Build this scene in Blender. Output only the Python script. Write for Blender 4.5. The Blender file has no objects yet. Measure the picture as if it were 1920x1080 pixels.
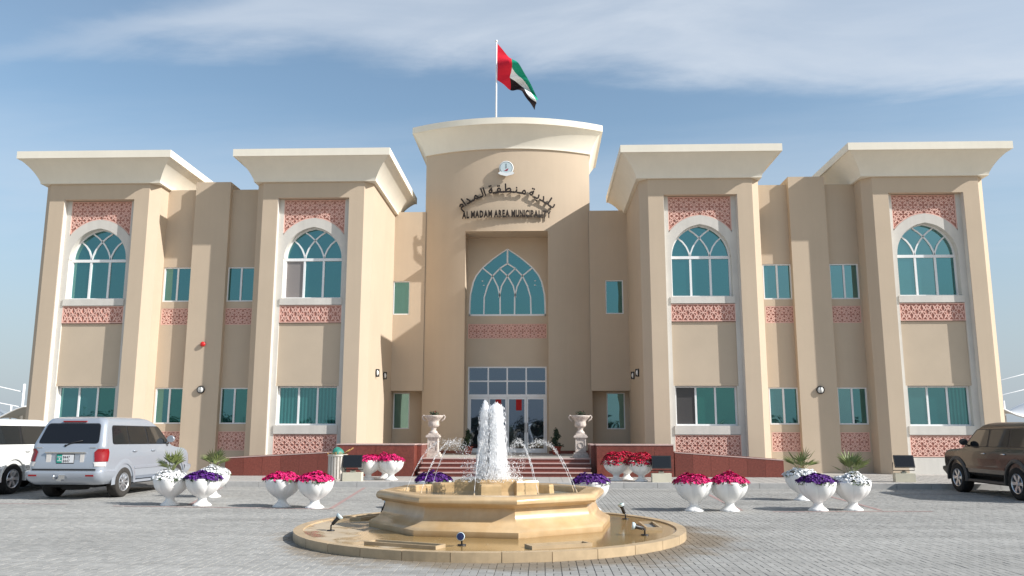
import bpy, bmesh, math, random
from mathutils import Vector, Matrix, Euler
random.seed(7)
PI = math.pi
sc = bpy.context.scene
C = sc.collection

# ------------------------------------------------------------------ camera, world, sun, exposure
cam_d = bpy.data.cameras.new('camera'); cam = bpy.data.objects.new('camera', cam_d); C.objects.link(cam)
cam_d.sensor_width = 36; cam_d.lens = 1561.66 / 1920 * 36; cam_d.clip_end = 3000; cam_d.clip_start = .1
PITCH, YAW, ROLL = .1705, .0355, .0014
cam.matrix_world = (Matrix.Translation((1.3685, -31.0211, 1.654)) @ Matrix.Rotation(YAW, 4, 'Z')
                    @ Matrix.Rotation(PI / 2 + PITCH, 4, 'X') @ Matrix.Rotation(ROLL, 4, 'Z'))
sc.camera = cam

SUN = Vector((1, -.34, .714)).normalized()
EL = math.asin(SUN.z)
world = bpy.data.worlds.new('World'); sc.world = world; world.use_nodes = True
nt = world.node_tree; nt.nodes.clear()
def N(nt, t, **k):
    n = nt.nodes.new(t)
    for a, b in k.items():
        if a in n.bl_rna.properties: setattr(n, a, b)
        else: n.inputs[a].default_value = b
    return n
def M(nt, op, a, b=None, c=None, clamp=False):
    n = nt.nodes.new('ShaderNodeMath'); n.operation = op; n.use_clamp = clamp
    for i, v in enumerate((a, b, c)):
        if v is None: continue
        if isinstance(v, (int, float)): n.inputs[i].default_value = v
        else: nt.links.new(v, n.inputs[i])
    return n.outputs[0]
def MIX(nt, f, a, b, blend='MIX'):
    n = nt.nodes.new('ShaderNodeMix'); n.data_type = 'RGBA'; n.blend_type = blend
    for s, v in ((n.inputs[0], f), (n.inputs[6], a), (n.inputs[7], b)):
        if isinstance(v, (int, float)): s.default_value = v
        elif isinstance(v, tuple): s.default_value = (*v, 1)[:4]
        else: nt.links.new(v, s)
    return n.outputs[2]
sky = N(nt, 'ShaderNodeTexSky', sky_type='NISHITA', sun_disc=False, sun_elevation=EL,
        sun_rotation=math.atan2(SUN.x, SUN.y), altitude=0., air_density=1.0, dust_density=1.6, ozone_density=1.6)
tc = N(nt, 'ShaderNodeTexCoord')
sep = N(nt, 'ShaderNodeSeparateXYZ'); nt.links.new(tc.outputs['Generated'], sep.inputs[0])
dx, dy, dz = sep.outputs
elv = M(nt, 'ARCSINE', M(nt, 'MINIMUM', dz, .999))
az = M(nt, 'ARCTAN2', dx, M(nt, 'ABSOLUTE', dy))
# flat cloud layer: project the direction on a high plane
inv = M(nt, 'DIVIDE', 1., M(nt, 'MAXIMUM', dz, .06))
cx_ = N(nt, 'ShaderNodeCombineXYZ')
px_ = M(nt, 'MULTIPLY', dx, inv); py_ = M(nt, 'MULTIPLY', dy, inv)
nt.links.new(M(nt, 'MULTIPLY', M(nt, 'ADD', px_, M(nt, 'MULTIPLY', py_, .5)), .45), cx_.inputs[0]); nt.links.new(M(nt, 'MULTIPLY', py_, .8), cx_.inputs[1])
n1 = N(nt, 'ShaderNodeTexNoise', Scale=1.3, Detail=8., Roughness=.62, Distortion=.5); nt.links.new(cx_.outputs[0], n1.inputs['Vector'])
n2 = N(nt, 'ShaderNodeTexNoise', Scale=2.6, Detail=7., Roughness=.55, Distortion=.6); nt.links.new(cx_.outputs[0], n2.inputs['Vector'])
fl = M(nt, 'ADD', M(nt, 'MULTIPLY', M(nt, 'SUBTRACT', n1.outputs[0], .5), .13), M(nt, 'MULTIPLY', M(nt, 'SUBTRACT', n2.outputs[0], .5), .07))
lft = M(nt, 'MAXIMUM', M(nt, 'SUBTRACT', -.3, az), 0.); a3 = M(nt, 'ADD', az, .3)
edge = M(nt, 'SUBTRACT', M(nt, 'SUBTRACT', .424, M(nt, 'MULTIPLY', M(nt, 'MULTIPLY', a3, a3), .11)), M(nt, 'MULTIPLY', M(nt, 'MULTIPLY', lft, lft), .32))     # lower edge of the cirrus sheet
def SS(x, a, b):
    n = nt.nodes.new('ShaderNodeMapRange'); n.interpolation_type = 'SMOOTHSTEP'
    nt.links.new(x, n.inputs[0]); n.inputs[1].default_value = a; n.inputs[2].default_value = b
    return n.outputs[0]
upper = SS(M(nt, 'SUBTRACT', M(nt, 'ADD', elv, fl), edge), -.015, .035)
topgap = M(nt, 'SUBTRACT', 1., M(nt, 'MULTIPLY', SS(M(nt, 'SUBTRACT', M(nt, 'ADD', elv, fl), M(nt, 'ADD', .388, M(nt, 'MULTIPLY', M(nt, 'ADD', az, .6), .40))), -.015, .03), .92))
lowveil = SS(M(nt, 'SUBTRACT', M(nt, 'MULTIPLY', fl, 1.2), M(nt, 'ABSOLUTE', M(nt, 'SUBTRACT', elv, .27))), -.12, .03)
streak = SS(n2.outputs[0], .3, .75)
cm = M(nt, 'MULTIPLY', M(nt, 'MULTIPLY', upper, topgap), M(nt, 'ADD', .50, M(nt, 'MULTIPLY', streak, .36)))
cm = M(nt, 'MAXIMUM', cm, M(nt, 'MULTIPLY', lowveil, .30))
skyc = MIX(nt, 1., sky.outputs[0], (1.03, 1.06, .98), 'MULTIPLY')
skyc = MIX(nt, M(nt, 'MULTIPLY', SS(elv, .36, .0), .85), skyc, (2.55, 2.95, 3.45))      # pale dust near the horizon
col = MIX(nt, cm, skyc, (3.95, 4.35, 4.9))
bg = N(nt, 'ShaderNodeBackground', Strength=.122); nt.links.new(col, bg.inputs[0])
wo = N(nt, 'ShaderNodeOutputWorld'); nt.links.new(bg.outputs[0], wo.inputs[0])

sl = bpy.data.lights.new('sun', 'SUN'); sl.energy = 4.3; sl.angle = math.radians(.5); sl.color = (1, .972, .93)
so = bpy.data.objects.new('sun', sl); C.objects.link(so); so.rotation_euler = SUN.to_track_quat('Z', 'Y').to_euler()
so.location = (20, -20, 30)
sc.cycles.diffuse_bounces = 6; sc.cycles.max_bounces = 14; sc.cycles.transparent_max_bounces = 16
vs = sc.view_settings; vs.view_transform = 'Standard'; vs.look = 'None'; vs.exposure = .52; vs.gamma = 1; vs.use_curve_mapping = False

# ------------------------------------------------------------------ materials
MT = {}
def mat(name, col, rough=.8, spec=.5, metal=0., var=0., vscale=3., bump=0., bscale=60., island=0., objvar=0., coat=0., stain=None, streak=0.):
    m = bpy.data.materials.new(name); m.use_nodes = True; t = m.node_tree; b = t.nodes['Principled BSDF']
    b.inputs['Roughness'].default_value = rough; b.inputs['Specular IOR Level'].default_value = spec
    b.inputs['Metallic'].default_value = metal; b.inputs['Coat Weight'].default_value = coat; b.inputs['Coat Roughness'].default_value = .05
    geo = t.nodes.new('ShaderNodeNewGeometry')
    c = tuple(col)
    cur = None
    def cc(): return cur if cur is not None else c
    if var:
        n = N(t, 'ShaderNodeTexNoise', Scale=vscale, Detail=6., Roughness=.6); t.links.new(geo.outputs['Position'], n.inputs['Vector'])
        f = N(t, 'ShaderNodeMapRange'); t.links.new(n.outputs[0], f.inputs[0])
        f.inputs[1].default_value = .3; f.inputs[2].default_value = .7; f.inputs[3].default_value = 1 - var; f.inputs[4].default_value = 1 + var
        cur = MIX(t, 1., cc(), f.outputs[0], 'MULTIPLY')
    if streak:
        mp = N(t, 'ShaderNodeVectorMath', operation='MULTIPLY'); mp.inputs[1].default_value = (3, 3, .18); t.links.new(geo.outputs['Position'], mp.inputs[0])
        n = N(t, 'ShaderNodeTexNoise', Scale=1.4, Detail=4., Roughness=.6); t.links.new(mp.outputs[0], n.inputs['Vector'])
        f = N(t, 'ShaderNodeMapRange'); t.links.new(n.outputs[0], f.inputs[0]); f.inputs[1].default_value = .35; f.inputs[2].default_value = .7; f.inputs[3].default_value = 1 + streak * .5; f.inputs[4].default_value = 1 - streak
        cur = MIX(t, 1., cc(), f.outputs[0], 'MULTIPLY')
    for amt, src in ((island, geo.outputs['Random Per Island']), (objvar, None)):
        if amt:
            if src is None: src = t.nodes.new('ShaderNodeObjectInfo').outputs['Random']
            f = N(t, 'ShaderNodeMapRange'); t.links.new(src, f.inputs[0]); f.inputs[3].default_value = 1 - amt; f.inputs[4].default_value = 1 + amt
            cur = MIX(t, 1., cc(), f.outputs[0], 'MULTIPLY')
    if stain: cur = stain(t, geo, cc())
    if cur is not None: t.links.new(cur, b.inputs['Base Color'])
    else: b.inputs['Base Color'].default_value = (*c, 1)
    if bump:
        n = N(t, 'ShaderNodeTexNoise', Scale=bscale, Detail=4., Roughness=.6); t.links.new(geo.outputs['Position'], n.inputs['Vector'])
        bp = N(t, 'ShaderNodeBump', Strength=bump, Distance=.01); t.links.new(n.outputs[0], bp.inputs['Height']); t.links.new(bp.outputs[0], b.inputs['Normal'])
    MT[name] = m; return m

mat('stucco', (.545, .44, .33), .9, .15, var=.035, vscale=.5, bump=.25, bscale=25, streak=.02)
mat('spandrel_stucco', (.53, .435, .33), .9, .15, var=.04, vscale=.9, bump=.2, bscale=30)
mat('cream', (.80, .75, .64), .8, .2, var=.03, vscale=.8, bump=.1, bscale=25, streak=.02)
mat('white_plaster', (.63, .60, .55), .8, .2, var=.05, vscale=1.5, streak=.06)
mat('white_metal', (.80, .80, .80), .4, .5)
mat('pink', (.76, .485, .41), .8, .2, var=.08, vscale=4)
mat('pink_dark', (.46, .225, .18), .9, .1, var=.1, vscale=4)
mat('granite', (.185, .050, .036), .35, .5, var=.25, vscale=18, objvar=.16)
mat('granite_light', (.50, .36, .33), .5, .4, var=.1, vscale=12)
mat('platform_stone', (.40, .375, .34), .7, .3, var=.06, vscale=6)
mat('kerb', (.42, .41, .395), .85, .2, var=.10, vscale=7, objvar=.05)
mat('walk', (.42, .395, .365), .85, .2, var=.06, vscale=2)
mat('urn_white', (.82, .81, .79), .45, .5, var=.03, vscale=6)
mat('old_stone', (.56, .49, .44), .85, .2, var=.3, vscale=14, bump=.8, bscale=45)
mat('terracotta', (.30, .055, .035), .6, .4, var=.1, vscale=8)
mat('leaf', (.045, .085, .022), .55, .4, island=.45)
mat('dark_leaf', (.018, .042, .016), .45, .5, island=.5)
mat('palm_leaf', (.14, .17, .05), .5, .4, island=.35)
mat('magenta', (.56, .010, .125), .6, .3, island=.45)
mat('crimson', (.44, .008, .04), .6, .3, island=.4)
mat('purple', (.075, .012, .155), .6, .3, island=.45)
mat('petal_white', (.80, .80, .80), .6, .3, island=.12)
mat('black', (.018, .018, .02), .45, .5)
mat('black_glass', (.010, .011, .014), .12, .45)
mat('rubber', (.018, .018, .018), .8, .3, var=.2, vscale=20)
mat('dust_rubber', (.045, .041, .037), .85, .3, var=.2, vscale=12)
mat('chrome', (.75, .76, .78), .18, .5, metal=1.)
mat('silver_rim', (.62, .63, .65), .3, .5, metal=.8)
mat('silver_paint', (.40, .435, .49), .30, .5, metal=.35, coat=.6)
mat('white_paint', (.80, .80, .77), .3, .5, coat=.7)
mat('brown_paint', (.048, .043, .039), .25, .5, metal=.45, coat=.5, var=.10, vscale=2)
mat('brown_trim', (.07, .066, .062), .5, .4)
mat('car_glass', (.012, .015, .017), .03, 1.)
mat('tail_red', (.26, .006, .01), .2, .5, coat=.3)
mat('lens_clear', (.70, .66, .62), .15, .6)
mat('plate_green', (.02, .32, .24), .5, .4)
mat('plate_white', (.75, .75, .76), .5, .4)
mat('red_alarm', (.62, .02, .02), .35, .5)
mat('lamp_glass', (.75, .74, .70), .3, .5)
mat('letter', (.028, .020, .016), .5, .3)
mat('emblem_white', (.74, .77, .78), .5, .4)
mat('emblem_ring', (.16, .20, .20), .5, .4)
mat('emblem_red', (.30, .02, .05), .5, .4)
mat('emblem_blue', (.50, .60, .64), .5, .4)
mat('flag_red', (.62, .015, .035), .7, .2); mat('flag_green', (.01, .28, .17), .7, .2)
mat('flag_white', (.80, .80, .80), .7, .2); mat('flag_black', (.02, .012, .015), .7, .2)
mat('lightbox', (.62, .58, .46), .8, .2, var=.05)
mat('bin_stone', (.60, .55, .49), .8, .2, var=.08, vscale=10)
mat('bag_green', (.04, .22, .17), .45, .4, bump=.6, bscale=30)
mat('straw', (.50, .30, .11), .8, .2, island=.4)
mat('canopy_fabric', (.70, .70, .70), .6, .3); mat('canopy_dark', (.24, .27, .30), .7, .3)
mat('red_curtain', (.40, .02, .02), .8, .2)
mat('spot_green', (.01, .28, .17), .3, .5); mat('spot_pink', (.75, .22, .27), .3, .5); mat('spot_blue', (.012, .018, .07), .3, .5)
mat('stone_edge', (.46, .345, .215), .4, .45, var=.14, vscale=5, objvar=.08)

# glazing: tinted reflective glass
def glass(name, tint, base, w=.62, rough=.015, stripes=0., warp=.02):
    m = bpy.data.materials.new(name); m.use_nodes = True; t = m.node_tree; t.nodes.remove(t.nodes['Principled BSDF']); out = t.nodes['Material Output']
    g = N(t, 'ShaderNodeBsdfGlossy', Roughness=rough); g.inputs[0].default_value = (*tint, 1)
    d = N(t, 'ShaderNodeBsdfDiffuse'); d.inputs[0].default_value = (*base, 1)
    geo = t.nodes.new('ShaderNodeNewGeometry')
    n = N(t, 'ShaderNodeTexNoise', Scale=.9, Detail=1.); t.links.new(geo.outputs['Position'], n.inputs['Vector'])
    bp = N(t, 'ShaderNodeBump', Strength=warp, Distance=.3); t.links.new(n.outputs[0], bp.inputs['Height']); t.links.new(bp.outputs[0], g.inputs['Normal'])
    if stripes:
        wv = N(t, 'ShaderNodeTexWave', wave_type='BANDS', bands_direction='X', Scale=stripes, Distortion=.25)
        t.links.new(geo.outputs['Position'], wv.inputs['Vector'])
        c = MIX(t, wv.outputs['Fac'], base, tuple(min(1, b * 2.6 + .03) for b in base)); t.links.new(c, d.inputs[0])
    mx = N(t, 'ShaderNodeMixShader'); mx.inputs[0].default_value = w
    t.links.new(d.outputs[0], mx.inputs[1]); t.links.new(g.outputs[0], mx.inputs[2]); t.links.new(mx.outputs[0], out.inputs[0])
    MT[name] = m
glass('glass_teal', (.19, .405, .415), (.014, .068, .07), .60)
glass('glass_teal_blinds', (.20, .40, .40), (.012, .075, .07), .5, stripes=2.4)
glass('glass_green', (.17, .40, .37), (.012, .07, .055), .5)
glass('glass_light', (.26, .46, .46), (.03, .10, .10), .62)
glass('glass_grey', (.22, .27, .34), (.03, .035, .045), .6)
glass('screen_light', (.30, .28, .27), (.28, .25, .24), .25, rough=.3)
glass('screen_dark', (.2, .2, .2), (.07, .065, .065), .2, rough=.3)

# paving (sheet beyond the modelled blocks, and the blocks themselves)
def stain(t, geo, c):
    dist = N(t, 'ShaderNodeVectorMath', operation='DISTANCE'); dist.inputs[1].default_value = (.75, -17.0, 0); t.links.new(geo.outputs['Position'], dist.inputs[0])
    n = N(t, 'ShaderNodeTexNoise', Scale=.9, Detail=5., Roughness=.6); t.links.new(geo.outputs['Position'], n.inputs['Vector'])
    f = N(t, 'ShaderNodeMapRange', interpolation_type='SMOOTHSTEP'); t.links.new(M(t, 'ADD', dist.outputs['Value'], M(t, 'MULTIPLY', n.outputs[0], 2.6)), f.inputs[0])
    f.inputs[1].default_value = 5.2; f.inputs[2].default_value = 4.4
    c = MIX(t, M(t, 'MULTIPLY', f.outputs[0], .75), c, (.19, .14, .085))
    # tyre-darkened sweeps across the drive
    mp = N(t, 'ShaderNodeVectorMath', operation='MULTIPLY'); mp.inputs[1].default_value = (.22, 1.1, 1); t.links.new(geo.outputs['Position'], mp.inputs[0])
    n2 = N(t, 'ShaderNodeTexNoise', Scale=1., Detail=5., Roughness=.55, Distortion=.4); t.links.new(mp.outputs[0], n2.inputs['Vector'])
    f2 = N(t, 'ShaderNodeMapRange'); t.links.new(n2.outputs[0], f2.inputs[0]); f2.inputs[1].default_value = .35; f2.inputs[2].default_value = .7; f2.inputs[3].default_value = 1.08; f2.inputs[4].default_value = .84
    return MIX(t, 1., c, f2.outputs[0], 'MULTIPLY')
mat('paver', (.325, .318, .30), .85, .25, var=.05, vscale=.5, island=.09, stain=stain, bump=.2, bscale=120)
mat('paver_piece', (.325, .318, .30), .85, .25, var=.05, vscale=.5, objvar=.09, stain=stain, bump=.2, bscale=120)
mat('joint', (.255, .245, .225), .95, .1, var=.2, vscale=3)
mat('line_pink', (.36, .25, .235), .85, .2, var=.15, vscale=8)
mat('paved_far', (.36, .31, .245), .9, .2, var=.06, vscale=.4)
mat('sand', (.46, .36, .25), .95, .1, var=.1, vscale=.05)
def wet(t, geo, c):
    n = N(t, 'ShaderNodeTexNoise', Scale=1.3, Detail=5., Roughness=.6, Distortion=.4); t.links.new(geo.outputs['Position'], n.inputs['Vector'])
    sx = N(t, 'ShaderNodeSeparateXYZ'); t.links.new(geo.outputs['Position'], sx.inputs[0])
    s = M(t, 'ADD', M(t, 'MULTIPLY', sx.outputs[0], .10), M(t, 'ADD', n.outputs[0], .02))
    f = N(t, 'ShaderNodeMapRange', interpolation_type='SMOOTHSTEP'); t.links.new(s, f.inputs[0]); f.inputs[1].default_value = .33; f.inputs[2].default_value = .43
    b = t.nodes['Principled BSDF']
    rr = N(t, 'ShaderNodeMapRange'); t.links.new(f.outputs[0], rr.inputs[0]); rr.inputs[3].default_value = .75; rr.inputs[4].default_value = .12
    t.links.new(rr.outputs[0], b.inputs['Roughness'])
    return MIX(t, f.outputs[0], c, (.30, .195, .08))
mat('disc_stone', (.46, .37, .26), .6, .5, var=.10, vscale=3, stain=wet)
def ochre(t, geo, c):
    n = N(t, 'ShaderNodeTexNoise', Scale=2.2, Detail=6., Roughness=.65); t.links.new(geo.outputs['Position'], n.inputs['Vector'])
    f = N(t, 'ShaderNodeMapRange'); t.links.new(n.outputs[0], f.inputs[0]); f.inputs[1].default_value = .4; f.inputs[2].default_value = .7
    return MIX(t, M(t, 'MULTIPLY', f.outputs[0], .5), c, (.46, .27, .10))
mat('basin_stone', (.56, .405, .235), .24, .5, var=.08, vscale=4, stain=ochre, streak=.08)
mat('pedestal_stone', (.52, .36, .19), .25, .5, var=.2, vscale=5)
# water
m = bpy.data.materials.new('pool_water'); m.use_nodes = True; t = m.node_tree; b = t.nodes['Principled BSDF']
b.inputs['Base Color'].default_value = (.28, .27, .22, 1); b.inputs['Roughness'].default_value = .06; b.inputs['Specular IOR Level'].default_value = .8
n = N(t, 'ShaderNodeTexNoise', Scale=7., Detail=4., Roughness=.6); bp = N(t, 'ShaderNodeBump', Strength=.7, Distance=.05)
geo = t.nodes.new('ShaderNodeNewGeometry'); t.links.new(geo.outputs['Position'], n.inputs['Vector']); t.links.new(n.outputs[0], bp.inputs['Height']); t.links.new(bp.outputs[0], b.inputs['Normal'])
MT['pool_water'] = m
def foam(name, transl, mixg):
    m = bpy.data.materials.new(name); m.use_nodes = True; t = m.node_tree; t.nodes.remove(t.nodes['Principled BSDF']); out = t.nodes['Material Output']
    d = N(t, 'ShaderNodeBsdfDiffuse'); d.inputs[0].default_value = (.97, .97, .98, 1)
    tr = N(t, 'ShaderNodeBsdfTranslucent'); tr.inputs[0].default_value = (.97, .98, .99, 1)
    g = N(t, 'ShaderNodeBsdfGlossy', Roughness=.12); g.inputs[0].default_value = (.95, .95, .95, 1)
    tp = N(t, 'ShaderNodeBsdfTransparent')
    a = N(t, 'ShaderNodeMixShader'); a.inputs[0].default_value = .45; t.links.new(d.outputs[0], a.inputs[1]); t.links.new(tr.outputs[0], a.inputs[2])
    b = N(t, 'ShaderNodeMixShader'); b.inputs[0].default_value = mixg; t.links.new(a.outputs[0], b.inputs[1]); t.links.new(g.outputs[0], b.inputs[2])
    c = N(t, 'ShaderNodeMixShader'); c.inputs[0].default_value = transl; t.links.new(b.outputs[0], c.inputs[1]); t.links.new(tp.outputs[0], c.inputs[2])
    t.links.new(c.outputs[0], out.inputs[0]); MT[name] = m
foam('foam', .12, .0)
m = bpy.data.materials.new('foam_core'); m.use_nodes = True; b = m.node_tree.nodes['Principled BSDF']; b.inputs['Base Color'].default_value = (.98, .98, .99, 1)
b.inputs['Roughness'].default_value = .5; b.inputs['Subsurface Weight'].default_value = 1.; b.inputs['Subsurface Radius'].default_value = (.12, .12, .12); b.inputs['Subsurface Scale'].default_value = 1.; MT['foam_core'] = m

# ------------------------------------------------------------------ mesh helpers
class MB:
    def __init__(s): s.v = []; s.f = []; s.m = []; s.sm = []
    def vert(s, *p): s.v.append(p if len(p) == 3 else tuple(p[0])); return len(s.v) - 1
    def face(s, idx, m=0, sm=False): s.f.append(tuple(idx)); s.m.append(m); s.sm.append(sm)
    def poly(s, pts, m=0, sm=False):
        b = len(s.v); s.v += [tuple(p) for p in pts]; s.face(range(b, b + len(pts)), m, sm)
    def box(s, x0, x1, y0, y1, z0, z1, m=0, T=None, skip=''):
        P = [(x, y, z) for z in (z0, z1) for y in (y0, y1) for x in (x0, x1)]
        if T is not None: P = [tuple(T @ Vector(p)) for p in P]
        b = len(s.v); s.v += P
        for n, q in (('b', (0, 2, 3, 1)), ('t', (4, 5, 7, 6)), ('f', (0, 1, 5, 4)), ('k', (2, 6, 7, 3)), ('l', (0, 4, 6, 2)), ('r', (1, 3, 7, 5))):
            if n not in skip: s.face([b + i for i in q], m)
    def prism(s, pts, z0, z1, m=0, top=True, bot=True):          # pts: plan polygon, counter-clockwise
        n = len(pts); b = len(s.v)
        s.v += [(p[0], p[1], z0) for p in pts] + [(p[0], p[1], z1) for p in pts]
        for i in range(n): s.face((b + i, b + (i + 1) % n, b + n + (i + 1) % n, b + n + i), m)
        if top: s.face(range(b + n, b + 2 * n), m)
        if bot: s.face(range(b + n - 1, b - 1, -1), m)
    def slab(s, pts, y0, y1, m=0, back=False):                   # pts: (x, z) outline seen from the front, counter-clockwise
        n = len(pts); b = len(s.v)
        s.v += [(p[0], y0, p[1]) for p in pts] + [(p[0], y1, p[1]) for p in pts]
        s.face(range(b, b + n), m)
        if back: s.face(range(b + 2 * n - 1, b + n - 1, -1), m)
        for i in range(n): j = (i + 1) % n; s.face((b + j, b + i, b + n + i, b + n + j), m)
    def loft(s, rings, m=0, close=True, cap0=False, cap1=False, sm=True):
        base = []
        for r in rings: base.append(len(s.v)); s.v += [tuple(p) for p in r]
        n = len(rings[0])
        for k in range(len(rings) - 1):
            a, b = base[k], base[k + 1]
            for i in range(n if close else n - 1):
                j = (i + 1) % n; s.face((a + i, a + j, b + j, b + i), m, sm)
        if cap0: s.face([base[0] + i for i in range(n - 1, -1, -1)], m)
        if cap1: s.face([base[-1] + i for i in range(n)], m)
    def lathe(s, prof, n=24, c=(0, 0, 0), m=0, fn=None, sm=True, cap=False, T=None):
        rings = []
        for r, z in prof:
            ring = []
            for i in range(n):
                a = 2 * PI * i / n; rr = r * (fn(a, z) if fn else 1)
                p = Vector((c[0] + rr * math.cos(a), c[1] + rr * math.sin(a), c[2] + z))
                ring.append(tuple(T @ p) if T is not None else tuple(p))
            rings.append(ring)
        s.loft(rings, m, True, cap, cap, sm)
    def tube(s, pts, r, n=6, m=0, cap=True):
        pts = [Vector(p) for p in pts]; rings = []
        rr = r if isinstance(r, (list, tuple)) else [r] * len(pts)
        for i, p in enumerate(pts):
            d = (pts[min(i + 1, len(pts) - 1)] - pts[max(i - 1, 0)]).normalized()
            a = d.orthogonal().normalized() if i == 0 else (a - d * a.dot(d)).normalized()
            b_ = d.cross(a); rings.append([tuple(p + (a * math.cos(2 * PI * k / n) + b_ * math.sin(2 * PI * k / n)) * rr[i]) for k in range(n)])
        s.loft(rings, m, True, cap, cap)
    def octa(s, c, r, rz, m=0, d=None):
        b = len(s.v); x, y, z = c
        if d is None: s.v += [(x + r, y, z), (x, y + r, z), (x - r, y, z), (x, y - r, z), (x, y, z + rz), (x, y, z - rz)]
        else:
            d = Vector(d).normalized(); u = d.orthogonal().normalized(); w = d.cross(u); p = Vector(c)
            s.v += [tuple(p + u * r), tuple(p + w * r), tuple(p - u * r), tuple(p - w * r), tuple(p + d * rz), tuple(p - d * rz)]
        for i in range(4):
            j = (i + 1) % 4; s.face((b + i, b + j, b + 4), m, True); s.face((b + j, b + i, b + 5), m, True)
    def build(s, name, mats, parent=None, loc=None, link=True, sharp=None):
        me = bpy.data.meshes.new(name); me.from_pydata(s.v, [], s.f)
        mats = [mats] if isinstance(mats, str) else mats
        for q in mats: me.materials.append(MT[q])
        me.polygons.foreach_set('material_index', s.m); me.polygons.foreach_set('use_smooth', s.sm)
        if sharp: me.set_sharp_from_angle(angle=math.radians(sharp))
        me.update()
        o = bpy.data.objects.new(name, me)
        if link: C.objects.link(o)
        if parent is not None: o.parent = parent
        if loc is not None: o.location = loc
        return o
def thing(name, label, cat, loc=(0, 0, 0), rz=0, group=None):
    o = bpy.data.objects.new(name, None); C.objects.link(o); o.location = loc; o.rotation_euler = (0, 0, rz); o.empty_display_size = .2
    o['label'] = label; o['category'] = cat
    if group: o['group'] = group
    return o
def tag(o, label, cat, group=None):
    o['label'] = label; o['category'] = cat
    if group: o['group'] = group
    return o
def struct(o): o['kind'] = 'structure'; return o
def stuff(o): o['kind'] = 'stuff'; return o
def dup(root, loc, rz=None, label=None):
    r = root.copy(); C.objects.link(r); r.location = loc
    if rz is not None: r.rotation_euler = (0, 0, rz)
    if label: r['label'] = label
    for ch in list(root.children):
        c = ch.copy(); C.objects.link(c); c.parent = r
        for g in list(ch.children):
            d = g.copy(); C.objects.link(d); d.parent = c
    return r
def lerp(a, b, t): return a + (b - a) * t

# ------------------------------------------------------------------ ground
b = MB(); b.poly([(-900, -900, -.03), (900, -900, -.03), (900, 900, -.03), (-900, 900, -.03)]); struct(b.build('ground', 'sand'))
b = MB(); b.poly([(-60, -60, -.022), (60, -60, -.022), (60, 30, -.022), (-60, 30, -.022)]); struct(b.build('forecourt_base', 'paved_far'))
pav = struct(MB().build('paving', 'joint')) if False else None
b = MB(); b.poly([(-22, -24.5, -.012), (22, -24.5, -.012), (22, -5.4, -.012), (-22, -5.4, -.012)])
pav = struct(b.build('paving', 'joint'))
# interlocking blocks in columns: one lying block, then a standing pair
protoH = protoV = None
def paver_box(mb, x0, x1, y0, y1, z, tilt=0.):
    g, c = .0018, .004
    bidx = len(mb.v)
    mb.v += [(x0 + g, y0 + g, z - .02), (x1 - g, y0 + g, z - .02), (x1 - g, y1 - g, z - .02), (x0 + g, y1 - g, z - .02),
             (x0 + g + c, y0 + g + c, z - tilt), (x1 - g - c, y0 + g + c, z + tilt), (x1 - g - c, y1 - g - c, z + tilt), (x0 + g + c, y1 - g - c, z - tilt)]
    mb.face((bidx + 4, bidx + 5, bidx + 6, bidx + 7))
    for i in range(4): j = (i + 1) % 4; mb.face((bidx + i, bidx + j, bidx + 4 + j, bidx + 4 + i))
mbH = MB(); paver_box(mbH, -.1, .1, -.05, .05, 0); mbV = MB(); paver_box(mbV, -.05, .05, -.1, .1, 0)
oh = mbH.build('paver', 'paver_piece', pav); ov = mbV.build('paver', 'paver_piece', pav)
rnd = random.Random(3); bulk = MB(); cand = []
FX, FY, FR = .52, -16.83, 3.16
for ci in range(-100, 101):
    xc = ci * .2 + .1; off = (ci * 7 % 3) * .1
    y = -22.6 + off
    while y < -5.56:
        lim_l, lim_r = 1.37 - .5 - (y + 31.02) * .69, 1.37 + .5 + (y + 31.02) * .61
        seq = [('H', y, .1), ('V', y + .1, .2)]
        for k, yy, L in seq:
            if lim_l < xc < lim_r and yy + L < -5.5 and math.hypot(xc - FX, yy - FY) < FR - .25: continue
            if lim_l < xc < lim_r and yy + L < -5.5:
                if k == 'H': cand.append((yy, xc, yy + .05, 'H'))
                else: cand.append((yy, xc - .05, yy + .1, 'V')); cand.append((yy, xc + .05, yy + .1, 'V'))
        y += .3
cand.sort()
vis = [c for c in cand if c[0] > -21.95]
first = vis[:290]; used = {'H': False, 'V': False}
for yy, x, y, k in first:
    src = oh if k == 'H' else ov
    if not used[k]: o = src; used[k] = True
    else: o = src.copy(); C.objects.link(o); o.parent = pav
    o.location = (x, y, rnd.uniform(-.0015, .0015)); o.rotation_euler = (rnd.uniform(-.006, .006), rnd.uniform(-.006, .006), rnd.uniform(-.01, .01))
    if rnd.random() < .02: o.location.z -= .004
ids = set(id(c) for c in first)
for c in cand:
    if id(c) in ids: continue
    _, x, y, k = c; z = rnd.uniform(-.0018, .0018); tl = rnd.uniform(-.0012, .0012)
    if k == 'H': paver_box(bulk, x - .1, x + .1, y - .05, y + .05, z, tl)
    else: paver_box(bulk, x - .05, x + .05, y - .1, y + .1, z, tl)
stuff(bulk.build('paver_field', 'paver', pav))
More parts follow.
